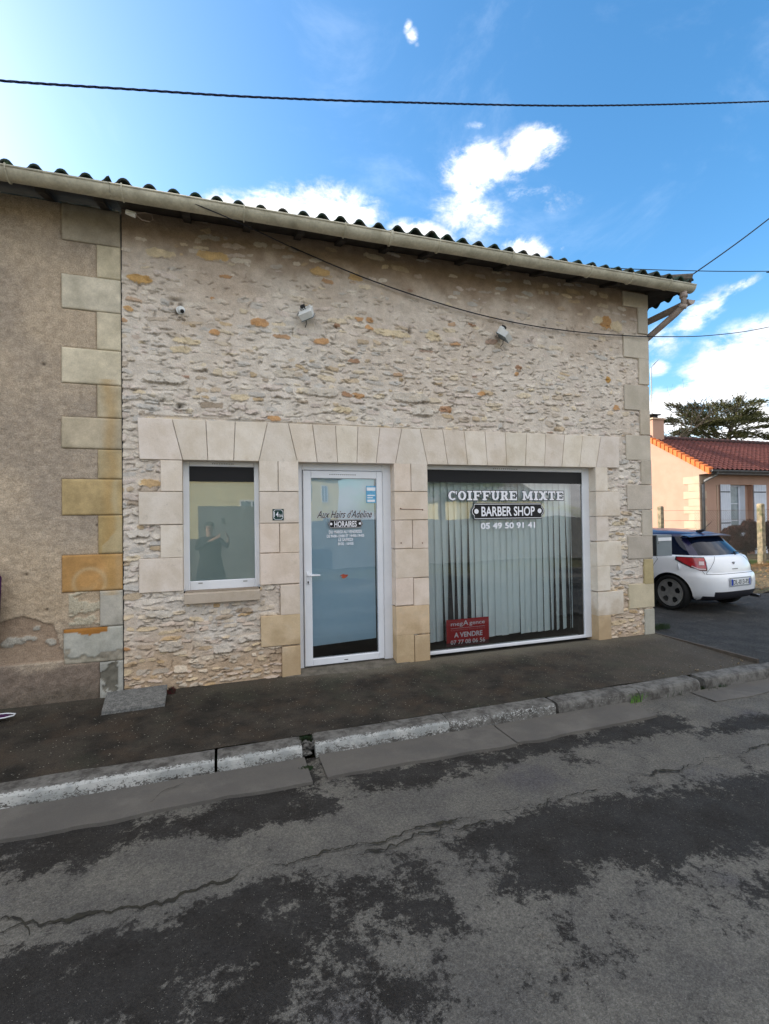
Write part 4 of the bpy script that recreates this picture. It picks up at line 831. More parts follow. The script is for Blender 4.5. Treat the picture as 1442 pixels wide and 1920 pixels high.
# soffit boards, rafters, wall plate
b = MB(); b.add([(JX, EY+.05, 4.545), (RX-.05, EY+.05, 4.640), (RX-.05, .05, 4.76), (JX, .05, 4.67)], [(0, 1, 2, 3)])
b.add([(EX-.05, EY+.02, 4.70), (RX+.01, EY+.02, 4.655), (RX+.01, 7, 4.655), (EX-.05, 7, 4.70)], [(0, 1, 2, 3)])
b.build('soffit', 'rafter', bld)
b = MB(); b.add([(-14, EY+.05, 4.36), (JX-.004, EY+.05, 4.54), (JX-.004, .05, 4.67), (-14, .05, 4.5)], [(0, 1, 2, 3)]); b.build('soffit', 'rafter', lh)
def rafter(x, par, ex=0.):
    b = MB(); z = gz(x)+.045; y0 = EY+.10
    b.add([(x-.035, y0, z+.01), (x+.035, y0, z+.01), (x+.035, y0-.01, z+.075), (x-.035, y0-.01, z+.075), (x-.035, .06, z+.11), (x+.035, .06, z+.11), (x+.035, .06, z+.19), (x-.035, .06, z+.19), (x-.035, y0+.04, z-.012), (x+.035, y0+.04, z-.012)],
          [(0, 1, 2, 3), (0, 8, 9, 1), (8, 4, 5, 9), (4, 7, 6, 5), (3, 2, 6, 7), (0, 3, 7, 4), (0, 4, 8), (1, 6, 2), (1, 5, 6), (1, 9, 5)])
    b.build('rafter', 'rafter', par)
for px, py in ((348, 412), (465, 433), (565, 450), (645, 465), (732, 478), (808, 490), (880, 500), (955, 512), (1025, 522), (1095, 534), (1160, 545)): rafter(wx(px, py, -.3), bld)
for px, py in ((75, 362), (185, 380)): rafter(wx(px, py, -.3), lh)
for x in np.arange(-13, -2.2, .55): rafter(x, lh)
# gutters
def half_round(b, x0, x1, r=.077, t=.004):
    n = max(2, int((x1-x0)/.25)); vs = []; N = 12
    for i in range(n+1):
        x = x0+(x1-x0)*i/n; z = gz(x)+.004*math.sin(x*3.1)
        for k in range(N+1): a = math.pi*(1+k/N); vs.append((x, EY-.005+r*math.cos(a), z+.075+r*math.sin(a)))
    m_ = N+1; b.add(vs, [(i*m_+k, i*m_+k+1, (i+1)*m_+k+1, (i+1)*m_+k) for i in range(n) for k in range(N)])
    for r_ in (EY-.005-r, EY-.005+r): b.tube([(x0, r_, gz(x0)+.077), (x1, r_, gz(x1)+.077)], .009, 6)
b = MB(); half_round(b, JX+.0, 5.935)
rr_ = .077; zc_ = gz(5.935)+.075; b.add([(5.935, EY-.005, zc_)]+[(5.935, EY-.005+rr_*math.cos(math.pi*(1+k/12)), zc_+rr_*math.sin(math.pi*(1+k/12))) for k in range(13)], [(0, k+1, k+2) for k in range(12)])
gut = b.build('rain_gutter', 'gutter', bld, smooth=True)
b = MB(); half_round(b, -14, JX-.002); gut2 = b.build('rain_gutter', 'gutter', lh, smooth=True)
def hook(x, par, collar=False):
    b = MB(); r = .082; pts = [(x, EY-.005+r*math.cos(math.pi*(.93+k/12)), gz(x)+.075+r*math.sin(math.pi*(.93+k/12))) for k in range(13)]+[(x, EY+.2, gz(x)+.19)]
    b.tube(pts, .013 if collar else .007, 6); b.build('gutter_bracket', 'gutter', par)
for px in (458, 648, 735, 825, 962, 1110, 1187, 1258): hook(wx(px, 330+px*.166, -.5), gut, px in (735,))
for px in (10, 228): hook(wx(px, 330+px*.166, -.5), gut2)
for x in np.arange(-12, -2, 1.): hook(x, gut2)
# side gutter with its stop end, and the two leaning down pipes
b = MB(); N = 10
sgx = 5.955; sgz = 4.50
vs = []
for y in (-.42, 7.2):
    for k in range(N+1): a = math.pi*(1+k/N); vs.append((sgx+.06*math.cos(a), y, sgz+.06*math.sin(a)-.012*(y+.42)))
b.add(vs, [(k, k+1, N+1+k+1, N+1+k) for k in range(N)]); b.add([(sgx, -.42, sgz)]+[vs[k] for k in range(N+1)], [(0, k+1, k+2) for k in range(N)])
for q_ in (-.06, .06): b.tube([(sgx+q_, -.42, sgz), (sgx+q_, 7.2, sgz-.09)], .007, 6)
b.build('side_gutter', 'pipe', bld, smooth=True)
b = MB(); ox = 5.80; b.tube([(ox, EY, gz(5.8)+.02), (ox, EY, gz(5.8)-.06), (ox+.0, EY+.0, 4.40), (ox-.02, EY+.10, 4.33), (5.70, .35, 4.02), (5.70, .42, 3.9), (5.70, .42, -.05)], .042, 12)
b.tube([(ox, EY, gz(5.8)-.035), (ox, EY, gz(5.8)-.075)], .049, 12); b.tube([(ox, EY, 4.415), (ox-.004, EY+.02, 4.37)], .049, 12)
dp = b.build('down_pipe', 'pipe', bld, smooth=True)
b = MB(); b.tube([(sgx, .35, 4.43), (sgx, .35, 4.30), (sgx-.03, .38, 4.26), (5.74, .62, 4.05), (5.71, .66, 3.9), (5.71, .66, -.05)], .036, 10); b.tube([(sgx, .35, 4.345), (sgx, .35, 4.31)], .042, 10)
b.build('down_pipe', 'pipe', bld, smooth=True)
# ============================================================ rendered house
xs = np.concatenate([np.arange(-14, -2.2, .2), np.arange(-2.2, JX-.004, .0105), [JX-.004]]); zs = np.arange(-.05, 4.62, .0105); X, Z = np.meshgrid(xs, zs, indexing='ij')
R1 = L3((186, 169, 148)); R2 = L3((168, 154, 138)); R3 = L3((190, 169, 142)); R4 = L3((132, 118, 106))
tm = np.clip(fbm(X, Z, 401, 1.6, 5)*1.8+.5, 0, 1)[..., None]; Cw = R1*(1-tm)+R2*tm
k = np.clip(1-np.abs(Z-.95)/.55+fbm(X, Z, 405, 3)*.7, 0, 1)[..., None]; Cw = Cw*(1-k*.7)+R3*k*.7
k = np.clip((.40-Z)/.10+fbm(X, Z, 409, 3)*1.3, 0, 1)[..., None]; Cw = Cw*(1-k)+R4*k
k = np.clip((.16-Z)/.12+fbm(X, Z, 411, 4)*1.2, 0, 1)[..., None]*.55; Cw = Cw*(1-k)+L3((88, 82, 72))*k
Cw *= (1+fbm(X, Z, 415, 20, 4, .7)*.20)[..., None]
Hw = fbm(X, Z, 420, 30, 3, .7)*.006+fbm(X, Z, 424, 2, 3)*.008+.006
# fallen-off render: arch-topped hollow at the left
c0_ = atY(40, 1215); ex = (X-c0_[0])/.31; ez = (Z-c0_[2])/.27
inh = (ex**2+np.clip(ez, 0, 9)**2+fbm(X, Z, 431, 7)*.35 < 1) & (ez > -.55)
Hw = np.where(inh, Hw*.7-.014, Hw); Cw = np.where(inh[..., None], Cw*.25+L3((158, 136, 116))*.75, Cw)
for (px, py, a, b2) in ((25, 1203, .10, .035), (55, 1197, .06, .025), (95, 1205, .045, .03), (68, 1177, .03, .015), (15, 1205, .06, .04)):
    q_ = atY(px, py); d = np.abs((X-q_[0])/a)**2.5+np.abs((Z-q_[2]+fbm(X, Z, 440, 15)*.03)/b2)**2.5; mk_ = np.clip((1-d)/.3, 0, 1); Hw += mk_*.012; Cw = Cw*(1-mk_[..., None])+L3((176, 170, 158))*mk_[..., None]
for (px, py, r_) in ((82, 683, .014), (88, 1143, .012), (50, 1077, .01), (182, 985, .01)):
    q_ = atY(px, py); kk = np.exp(-((X-q_[0])**2+(Z-q_[2])**2)/r_**2); Hw -= .02*kk; Cw *= (1-.7*kk)[..., None]
QL = [(116, 385, 448, 0), (182, 462, 523, 1), (116, 517, 582, 0), (182, 587, 655, 1), (116, 653, 718, 0), (183, 723, 782, 1), (116, 782, 841, 0), (184, 843, 898, 1), (116.5, 898, 965, 0), (185, 966, 1036, 1), (117, 1040, 1105, 0), (188, 1107, 1171, 1), (120, 1178, 1238, 0), (188, 1240, 1301, 1)]
QC = [(172, 162, 146), (210, 198, 172), (210, 201, 182), (206, 195, 172), (210, 199, 176), (192, 179, 154), (190, 177, 154), (186, 169, 136), (188, 165, 122), (190, 165, 118), (194, 150, 96), (188, 182, 170), (186, 184, 174), (172, 170, 162)]
zl = [wz(150, q[1]) if not q[3] else wz(200, q[1]) for q in QL]+[-.06]; zl[0] = 4.62
b = MB(); rects = []
def quoin_grid(x0, x1, z0, z1, col, i):
    nx, nz_ = max(4, int((x1-x0)/.012)), max(4, int((z1-z0)/.012)); vs = []; n0 = len(b.v)
    c = np.array(col)
    for a in range(nx+1):
        for d in range(nz_+1):
            x = x0+(x1-x0)*a/nx; z = z0+(z1-z0)*d/nz_; e = min(a, nx-a, d, nz_-d) == 0
            xa, za = np.array([x]), np.array([z]); n1 = float(fbm(xa, za, 500, 5, 4)[0]); n2 = float(fbm(xa, za, 510, 14, 4, .6)[0])
            cc_ = c*(1+n2*.22+n1*.16)
            if x > JX-.22 and .95 < z < 3.0: cc_ = cc_*(1-.5*max(0, min(1, 1.2-abs(x-(JX-.10+n1*.05))/.07)))+np.array(L3((186, 152, 98)))*.5*max(0, min(1, 1.2-abs(x-(JX-.10+n1*.05))/.07))
            if i == 10:
                w1 = math.exp(-((math.hypot(x-(JX-.28), (z-(z0+.08))*1.0)-.13)/.018)**2)+.6*math.exp(-((x-(JX-.04))/.03)**2)+.5*max(0, n1*3); w1 = min(1, w1); cc_ = cc_*(1-w1*.6)+np.array(L3((205, 180, 140)))*w1*.6
            if i in (8, 9):
                w1 = min(1, math.exp(-((x-(JX-.045+n1*.06))/.03)**2)+(.9 if i == 9 and z < z0+.1+(x-JX+.15)*1.2 and x > JX-.17 else 0)); cc_ = cc_*(1-w1*.6)+np.array(L3((196, 182, 150)))*w1*.6
            dy = n1*.006
            if i == 12 and z < z0+.16+n1*.2: cc_ = cc_*.6+np.array(L3((160, 140, 110)))*.4; cc_ = cc_*(1+n2*.5); dy += .012+n2*.02
            if i == 12 and z > z1-.035+n1*.05 and x < JX-.13: cc_ = np.array(L3((170, 118, 60)))
            if i == 13 and n1+n2*.8 > -.02 and x < JX-.05: cc_ = np.array(L3((112, 108, 98)))*(1+n2*.6); dy += .010+n2*.015
            y = -.016+dy+(.006 if e else 0); b.v.append((x, y, z)); b.c.append(tuple(np.clip(cc_, 0, 1)))
    m_ = nz_+1; b.f += [tuple(n0+q for q in (a*m_+d, (a+1)*m_+d, (a+1)*m_+d+1, a*m_+d+1)) for a in range(nx) for d in range(nz_)]
    # edges back to the wall
    ring = [a*m_ for a in range(nx+1)]+[nx*m_+d for d in range(1, m_)]+[a*m_+nz_ for a in range(nx-1, -1, -1)]+[d for d in range(nz_-1, 0, -1)]
    k0 = len(b.v)
    for r_ in ring: v0 = b.v[n0+r_]; b.v.append((v0[0], .03, v0[2])); b.c.append(tuple(np.array(b.c[n0+r_])*.8))
    L_ = len(ring); b.f += [(n0+ring[i_], n0+ring[(i_+1) % L_], k0+(i_+1) % L_, k0+i_) for i_ in range(L_)]
for i, (xl, y0, y1, s_) in enumerate(QL):
    x0 = wx(xl, (y0+y1)/2); z1 = zl[i]-.003; z0 = zl[i+1]+.003
    quoin_grid(x0, JX-.008, z0, z1, L3(QC[i]), i); rects.append((x0, JX, z0, z1))
b.build('quoin', 'quoin', lh, smooth=True)
for (x0, x1, z0, z1) in rects: mk_ = (X > x0-.004) & (Z > z0-.004) & (Z < z1+.004); Hw = np.where(mk_, -.01, Hw)
# rubble patch beside the narrow quoin
x0 = wx(130, 1140); mk_ = (X > x0) & (X < wx(188, 1140)) & (Z < wz(150, 1108)) & (Z > wz(150, 1172)); nn_ = fbm(X, Z*2.4, 470, 9, 3)
Cw = np.where((mk_ & (nn_ > -.05))[..., None], L3((190, 180, 158)), Cw); Hw = np.where(mk_ & (nn_ > -.05), Hw+.012, Hw)
M['render'] = mat('render', (.5, .5, .5), (.90, .89, .88), 14, vcol=True, bump=.008, bscale=55, grain=.25, gscale=110, spec=.12, lo=.42, hi=.6)
grid_mesh('wall', np.stack([X, -Hw, Z], -1), Cw, np.ones((len(xs)-1, len(zs)-1), bool), 'render', lh)
b = MB(); b.box(-14, -13.7, .03, 7, -.2, 4.6); b.box(-13.7, JX-.02, 6.7, 7, -.2, 4.6); b.build('side_wall', 'mortar', lh)
# joint line between the two houses
b = MB(); b.box(JX-.006, JX+.002, -.006, .02, -.05, 4.6); b.build('joint', 'iron', lh)
# ============================================================ things on the wall
def floodlight(px, py, yaw, label, tilt=0.):
    c = atY(px, py, -.09); o = empty('floodlight', (c[0], 0, c[2]), label, 'floodlight', 'white floodlights high on the rubble wall')
    R = Matrix.Rotation(yaw, 4, 'Z') @ Matrix.Rotation(math.radians(38), 4, 'X') @ Matrix.Rotation(tilt, 4, 'Y')
    def tr(b):
        b.v = [tuple(R @ Vector(v)+Vector((0, -.11, 0))) for v in b.v]; return b
    b = MB(); b.add([(-.075, -.085, .02), (.075, -.085, .02), (.075, .085, .03), (-.075, .085, .03), (-.06, -.075, -.045), (.06, -.075, -.045), (.06, .07, -.045), (-.06, .07, -.045)], [(0, 1, 2, 3), (4, 7, 6, 5), (0, 4, 5, 1), (1, 5, 6, 2), (2, 6, 7, 3), (3, 7, 4, 0)])
    tr(b).build('housing', 'lamp_white', o, local=True)
    b = MB(); b.box(-.07, .07, -.08, .08, -.052, -.047); tr(b).build('lens', 'house_glass', o, local=True)
    b = MB()
    for k in range(6): b.box(-.06+k*.022, -.055+k*.022, .03, .088, .028, .048)
    tr(b).build('cooling_fin', 'lamp_white', o, local=True)
    b = MB(); b.box(-.045, .0, .04, .09, .03, .075); tr(b).build('junction_box', 'dark_plastic', o, local=True)
    b = MB(); b.tube([(-.08, -.105, 0), (-.082, -.03, .0), (-.05, .0, .0), (.05, .0, 0), (.082, -.03, 0), (.08, -.105, 0)], .006, 6); b.build('bracket', 'metal', o, local=True)
    b = MB(); b.tube([(0, -.07, -.01), (.01, -.05, -.09), (.0, .0, -.12), (.03, .0, -.16), (.06, .0, -.10)], .004, 6); b.build('wire', 'cable', o, local=True)
floodlight(574, 588, math.radians(-18), 'white floodlight on the rubble wall above the gap between small window and door', -.35)
floodlight(945, 628, math.radians(25), 'white floodlight on the rubble wall above the big shop window', .35)
c = atY(338, 583, -.06); o = empty('security_camera', (c[0], 0, c[2]), 'small white dome security camera high on the wall above the small window', 'camera')
b = MB(); b.tube([(0, -.012, .03), (0, .0, .03)], .042, 16); b.build('base', 'lamp_white', o, local=True)
b = MB(); b.tube([(.0, -.0, .03), (.0, -.045, .02), (.015, -.085, -.0), (.02, -.11, -.02)], [.026, .030, .030, .026], 12); b.build('housing', 'lamp_white', o, local=True, smooth=True)
b = MB(); b.tube([(.02, -.105, -.018), (.022, -.112, -.026)], [.022, .016], 12); b.build('lens', 'dark_plastic', o, local=True)
c = atY(243, 399, -.25); o = empty('cable_box', (c[0], -.25, c[2]), 'small white round junction box with looped cable under the eaves', 'junction box')
b = MB(); b.tube([(-.03, 0, .005), (.05, .0, -.012)], [.022, .026], 10); b.build('housing', 'lamp_white', o, local=True)
b = MB(); b.tube([(.05, 0, -.01), (.10, .02, -.035), (.16, .04, -.03), (.19, .05, .0), (.18, .05, .05), (.12, .04, .05), (.06, .02, .02)], .0035, 6); b.build('wire', 'pipe', o, local=True)
def cable(pts, r, label, m='cable', twist=False, n=160):
    P = np.array(pts, float); s = np.concatenate([[0], np.cumsum(np.linalg.norm(np.diff(P, axis=0), axis=1))]); t_ = np.linspace(0, s[-1], n)
    # smooth through points with catmull-rom
    C_ = []
    for tt in t_:
        i = min(len(P)-2, max(0, int(np.searchsorted(s, tt)-1))); f = (tt-s[i])/(s[i+1]-s[i]); p0 = P[max(0, i-1)]; p1 = P[i]; p2 = P[i+1]; p3 = P[min(len(P)-1, i+2)]
        C_.append(.5*((2*p1)+(-p0+p2)*f+(2*p0-5*p1+4*p2-p3)*f*f+(-p0+3*p1-3*p2+p3)*f**3))
    C_ = np.array(C_); b = MB()
    if twist:
        for ph in (0, math.pi/2*1.33, math.pi*1.33):
            q = [c+np.array([0, math.cos(tt*26+ph), math.sin(tt*26+ph)])*r*.9 for c, tt in zip(C_, t_)]; b.tube(q, r*.85, 5)
    else: b.tube(list(C_), r, 6)
    o = b.build('overhead_cable', m, smooth=True)
    return tag(o, label, 'cable')
y = -1.4
cable([atY(px, py, y+.0) for px, py in ((-700, 60), (-260, 125), (0, 151), (240, 167), (480, 182), (760, 192), (1100, 198), (1442, 190), (1700, 178), (2400, 120))], .005, 'thick twisted blue black cable crossing the sky above the whole roof', 'cable_blue', True, 700)
cable([atY(350, 376, -.50), atY(420, 405, -.46), atY(480, 432, -.30), atY(560, 470, -.06)], .005, 'thin wire running from the gutter down under the eaves left of the wall cable', 'cable')
P = [atY(px, py, yy_) for px, py, yy_ in ((545, 462, -.04), (620, 495, -.05), (700, 527, -.05), (800, 561, -.05), (900, 590, -.05), (1000, 611, -.05), (1100, 624, -.05), (1180, 629.5, -.05), (1222, 631, -.05))]
e0 = P[-1]; P += [atY(1330, 629, .4), atY(1442, 613, .9), atY(1600, 575, 2.0), atY(2000, 430, 4.0)]
cable(P, .0065, 'black cable sagging across the rubble wall and on past the corner')
c = atY(1285, 524, -.30); cable([c, atY(1365, 468, -.5), atY(1442, 410, -.7), atY(1600, 285, -1.1), atY(2100, -120, -2.)], .009, 'black cable rising steeply to the right from the roof corner')
cable([atY(px, py, 1.2) for px, py in ((900, 480), (1100, 500), (1290, 507.5), (1442, 508.5), (1700, 505), (2600, 480))], .007, 'thin cable running level behind the right end of the roof')
# ============================================================ pavement things
q = [atZ(200, 1301, .05), atZ(314, 1286, .05), atZ(309, 1322, -.0), atZ(190, 1339, -.0)]
b = MB(); n = 10
def slabf(u, v):
    a = Vector(q[0]).lerp(Vector(q[1]), u); c = Vector(q[3]).lerp(Vector(q[2]), u); return a.lerp(c, v)
tp = [slabf(u, v)+Vector((0, 0, .014)) for u, v in ((0, 0), (1, 0), (1, 1), (0, 1))]; b.add([*tp, *[t_-Vector((0, 0, .04)) for t_ in tp]], [(0, 1, 2, 3), (7, 6, 5, 4), (0, 4, 5, 1), (1, 5, 6, 2), (2, 6, 7, 3), (3, 7, 4, 0)])
o = b.build('concrete_slab', 'concrete'); me = o.data; tag(o, 'grey speckled concrete slab leaning low against the foot of the quoins', 'slab')
def clump(name, px, py, z, n, h, r, m, label, cat='weed', spread=1.6):
    c = atZ(px, py, z); b = MB()
    for k in range(n):
        a = random.uniform(0, 6.28); d = random.uniform(0, r)*random.random()**.3; x, y_ = c[0]+d*math.cos(a)*spread, c[1]+d*math.sin(a)*.5; hh_ = h*random.uniform(.4, 1); dx, dy = random.uniform(-1, 1)*hh_*.6, random.uniform(-1, .6)*hh_*.5; w_ = random.uniform(.002, .005)
        b.add([(x-w_, y_, z-.01), (x+w_, y_, z-.01), (x+dx*.5+w_*.8, y_+dy*.4, z+hh_*.65), (x+dx*.5-w_*.8, y_+dy*.4, z+hh_*.65), (x+dx, y_+dy, z+hh_)], [(0, 1, 2, 3), (3, 2, 4)])
    return tag(b.build(name, m), label, cat)
clump('grass_tuft', 1190, 1312, ROADZ+.01, 700, .085, .11, 'tuft', 'bright green grass tuft at the foot of the kerb')
clump('grass_tuft', 1250, 1300, ROADZ+.01, 260, .045, .17, 'moss', 'dark mossy weeds along the kerb right of the bright tuft', spread=2.2)
clump('grass_tuft', 1335, 1287, ROADZ+.01, 260, .04, .16, 'moss', 'dark weeds under the pale kerb stone at the right edge', spread=2.4)
clump('grass_tuft', 574, 1396, ROADZ+.05, 600, .07, .05, 'moss', 'dark weeds filling the broken gap in the painted kerb', spread=1.0)
clump('grass_tuft', 410, 1425, ROADZ+.03, 60, .05, .014, 'moss', 'dark moss in the narrow kerb joint left of the broken gap', spread=.7)
clump('grass_tuft', 575, 1440, ROADZ+.012, 200, .012, .06, 'moss', 'flat moss in the gap of the gutter channel', spread=1.0)
clump('grass_tuft', 1240, 1178, -.04, 220, .09, .14, 'moss', 'dark weeds growing at the right foot of the corner quoins', spread=1.2)
clump('red_weed', 270, 1289, .0, 160, .05, .06, 'weed_red', 'dark red weed behind the leaning concrete slab', spread=4)
clump('red_weed', 322, 1300, .0, 140, .07, .05, 'weed_red', 'dark withered weed at the right end of the leaning concrete slab', spread=.8)
b = MB()
for k in range(26):
    c = atZ(random.uniform(1290, 1425), 0, 0) if 0 else np.array([random.uniform(4.2, 5.6), random.uniform(-1.34, -1.15), -.03]); s_ = random.uniform(.006, .014); b.tube([c, c+np.array([s_, s_*.4, s_*.6])], [s_*.8, s_*.3], 5)
tag(b.build('gravel', mat('gravel', (.16, .12, .07), (.22, .19, .15), 60, rough=1)), kind='stuff')
# purple thing at the left edge: modelled as a folding chair, its kind guessed
ch_ = empty('folding_chair', (-2.35, -.30, 0), 'purple folding chair with white metal edge at the left edge of the photo', 'chair')
q_ = atZ(27, 1341, .03); fx, fy = q_[0], q_[1]
b = MB(); b.tube([(fx-.5, fy+.10, .035), (fx-.06, fy+.05, .035), (fx, fy+.02, .035), (fx-.0, fy-.02, .035), (fx-.05, fy-.05, .035), (fx-.5, fy-.09, .035)], .0055, 8); b.build('base_frame', 'pvc', ch_, smooth=True)
b = MB(); b.add([(fx-.5, fy+.09, .036), (fx-.07, fy+.04, .036), (fx-.02, fy+.0, .036), (fx-.07, fy-.045, .036), (fx-.5, fy-.08, .036)], [(0, 1, 2, 3, 4)]); b.build('seat', 'purple', ch_)
x0 = float(atY(5, 1090, -.12)[0]); zt_ = float(atY(2, 1070, -.12)[2])
b = MB(); b.box(x0-.38, x0-.045, -.16, -.10, .6, zt_-.02, bev=.01); b.tube([(x0-.035, -.13, .75), (x0-.02, -.13, zt_-.06), (x0-.04, -.13, zt_), (x0-.3, -.13, zt_)], .016, 8); b.build('backrest', 'purple', ch_, smooth=True)
# ============================================================ mail box
mb_ = atY(1246, 1022, .25); sc = .0
x0 = float(atY(1232, 1022, .22)[0]); x1 = float(atY(1260, 1022, .22)[0]); z1 = float(atY(1246, 1003, .22)[2]); z0 = float(atY(1246, 1042.5, .22)[2])
o = empty('mailbox', (x0, .22, z0), 'grey metal letter box with pale name strip fixed beside the building corner', 'mailbox')
b = MB(); b.box(x0, x1, .22, .50, z0, z1, bev=.004); b.build('housing', 'mailbox', o)
b = MB(); b.box(EX, x0-.001, .24, .27, z0+.01, z1-.01); b.build('bracket', 'iron', o)
b = MB(); b.box(x0+.02, x1-.015, .214, .2195, z1-(z1-z0)*.28, z1-(z1-z0)*.12); b.build('name_strip', 'pvc', o)
b = MB(); b.tube([(x0+.022, .212, z1-(z1-z0)*.38), (x0+.022, .2195, z1-(z1-z0)*.38)], .009, 10); b.build('lock', 'chrome', o)
# ============================================================ car
CX, CY, CZ = 8.56, 1.62, -.10
car = empty('parked_car', (CX, CY, CZ), 'white hatchback with dark blue roof parked in the driveway seen from behind', 'car', rz=math.radians(4.5))
# local: +y forward, rear bumper at y=-.72
ZL = [.20, .24, .30, .38, .46, .54, .62, .66, .70, .74, .80, .86, .92, .97, 1.0, 1.04, 1.10, 1.16, 1.22, 1.28, 1.33, 1.37, 1.40, 1.43, 1.455, 1.465]
REAR = [(.20, .22), (.24, .10), (.30, .035), (.38, .012), (.5, .0), (.62, .012), (.665, .03), (.70, .075), (.80, .085), (.90, .12), (.97, .17), (1.0, .21), (1.04, .25), (1.33, .55), (1.37, .60), (1.40, .70), (1.43, .95), (1.455, 1.3), (1.465, 1.6)]
FRONT = [(.20, 3.80), (.3, 3.93), (.5, 3.95), (.7, 3.88), (.86, 3.6), (.92, 3.3), (.97, 3.05), (1.0, 2.95), (1.33, 2.30), (1.40, 2.1), (1.43, 1.9), (1.465, 1.7)]
WID = [(.20, .76), (.24, .80), (.30, .83), (.38, .845), (.55, .86), (.66, .862), (.75, .852), (.86, .835), (.97, .805), (1.0, .79), (1.1, .755), (1.33, .645), (1.37, .61), (1.40, .55), (1.43, .44), (1.455, .28), (1.465, .1)]
ip = lambda T_, z: float(np.interp(z, [a[0] for a in T_], [a[1] for a in T_]))
def surf(th, z, out=0.):
    r, f, wd = ip(REAR, z), ip(FRONT, z), ip(WID, z); cy = (r+f)/2; a = (f-r)/2; n = 4.6 if z < 1.0 else 3.6
    c, s_ = math.cos(th), math.sin(th); e = 2/n
    x = (wd+out)*math.copysign(abs(s_)**e, s_); y = -.72+cy-(a+out)*math.copysign(abs(c)**e, c)
    return (x, y, z)
# th=0: rear centre, th=+90 deg: right side(+x), th=-90: left
NT_ = 96
ths = []
for i in range(NT_): ths.append(-math.pi+2*math.pi*i/NT_)
def ringmesh(zs_, sel=None, cap=False):
    b = MB(); vs = [surf(t_, z) for z in zs_ for t_ in ths]; fs = []
    for k in range(len(zs_)-1):
        for i in range(NT_):
            if sel and not sel((zs_[k]+zs_[k+1])/2, ths[i]+math.pi/NT_): continue
            j = (i+1) % NT_; fs.append((k*NT_+i, k*NT_+j, (k+1)*NT_+j, (k+1)*NT_+i))
    if cap: fs += [tuple(range(NT_-1, -1, -1)), tuple((len(zs_)-1)*NT_+i for i in range(NT_))]
    b.add(vs, fs); return b
low = [z for z in ZL if z <= 1.0]
body = ringmesh(low, cap=True).build('body', 'carwhite', car, local=True)
WHY = [(-.0), (2.455)]
cut = MB()
for wy in WHY:
    for sx_ in (-1, 1): cut.tube([(sx_*.58, wy, .315), (sx_*1.0, wy, .315)], .365, 40)
cu = cut.build('cutter', 'carblack', None, local=True)
cu.parent = car
md = body.modifiers.new('b', 'BOOLEAN'); md.operation = 'DIFFERENCE'; md.object = cu; md.solver = 'EXACT'
bpy.context.view_layer.update(); dg = bpy.context.evaluated_depsgraph_get(); nm = bpy.data.meshes.new_from_object(body.evaluated_get(dg)); body.modifiers.clear(); body.data = nm
for p_ in nm.polygons:
    c = p_.center; p_.use_smooth = True
me_mats = nm.materials; me_mats.clear(); me_mats.append(M['carwhite']); me_mats.append(M['carblack'])
for p_ in nm.polygons:
    c = p_.center; arch = any(abs(math.hypot(c.y-wy, c.z-.315)-.365) < .012 and abs(p_.normal.x) < .5 for wy in WHY) or (abs(abs(c.x)-.58) < .01 and min(abs(c.y-wy) for wy in WHY) < .38)
    lowrear = c.z < .37-0.13*max(0, (abs(c.x)-.45)/.4) and c.y < -.45
    p_.material_index = 1 if (arch or lowrear or c.z < .22) else 0
nm.set_sharp_from_angle(angle=math.radians(40)) if hasattr(nm, 'set_sharp_from_angle') else None
bpy.data.objects.remove(cu)
hi = [z for z in ZL if z >= 1.0]
isrear = lambda z, t_: abs(t_) < .62 and 1.0 < z < 1.335
isside = lambda z, t_: .80 < abs(t_) < 2.35 and 1.0 < z < 1.335
isfront = lambda z, t_: abs(t_) > 2.6 and 1.0 < z < 1.335
ringmesh(hi, isrear).build('rear_window', 'carglass', car, local=True, smooth=True)
ringmesh(hi, isside).build('side_window', 'carglass', car, local=True, smooth=True)
ringmesh(hi, isfront).build('windscreen', 'carglass', car, local=True, smooth=True)
ringmesh(hi, lambda z, t_: not (isrear(z, t_) or isside(z, t_) or isfront(z, t_)), cap=False).build('roof', 'carblue', car, local=True, smooth=True)
b = MB(); b.grid(lambda u, v: ((u-.5)*1.18*(1-.04*v), -.72+.43+.20*v+.06*abs(u-.5)**2*4, 1.345+.035*v**.7-.02*(2*abs(u-.5))**3), 12, 4); b.grid(lambda u, v: ((u-.5)*1.18, -.72+.43+.06*abs(u-.5)**2*4+.16*v, 1.345-.012-.02*(2*abs(u-.5))**3), 12, 2); b.grid(lambda u, v: ((u-.5)*1.18, -.72+.43+.06*abs(u-.5)**2*4, 1.333+.012*v-.02*(2*abs(u-.5))**3), 12, 1)
b.build('spoiler', 'carblue', car, local=True)
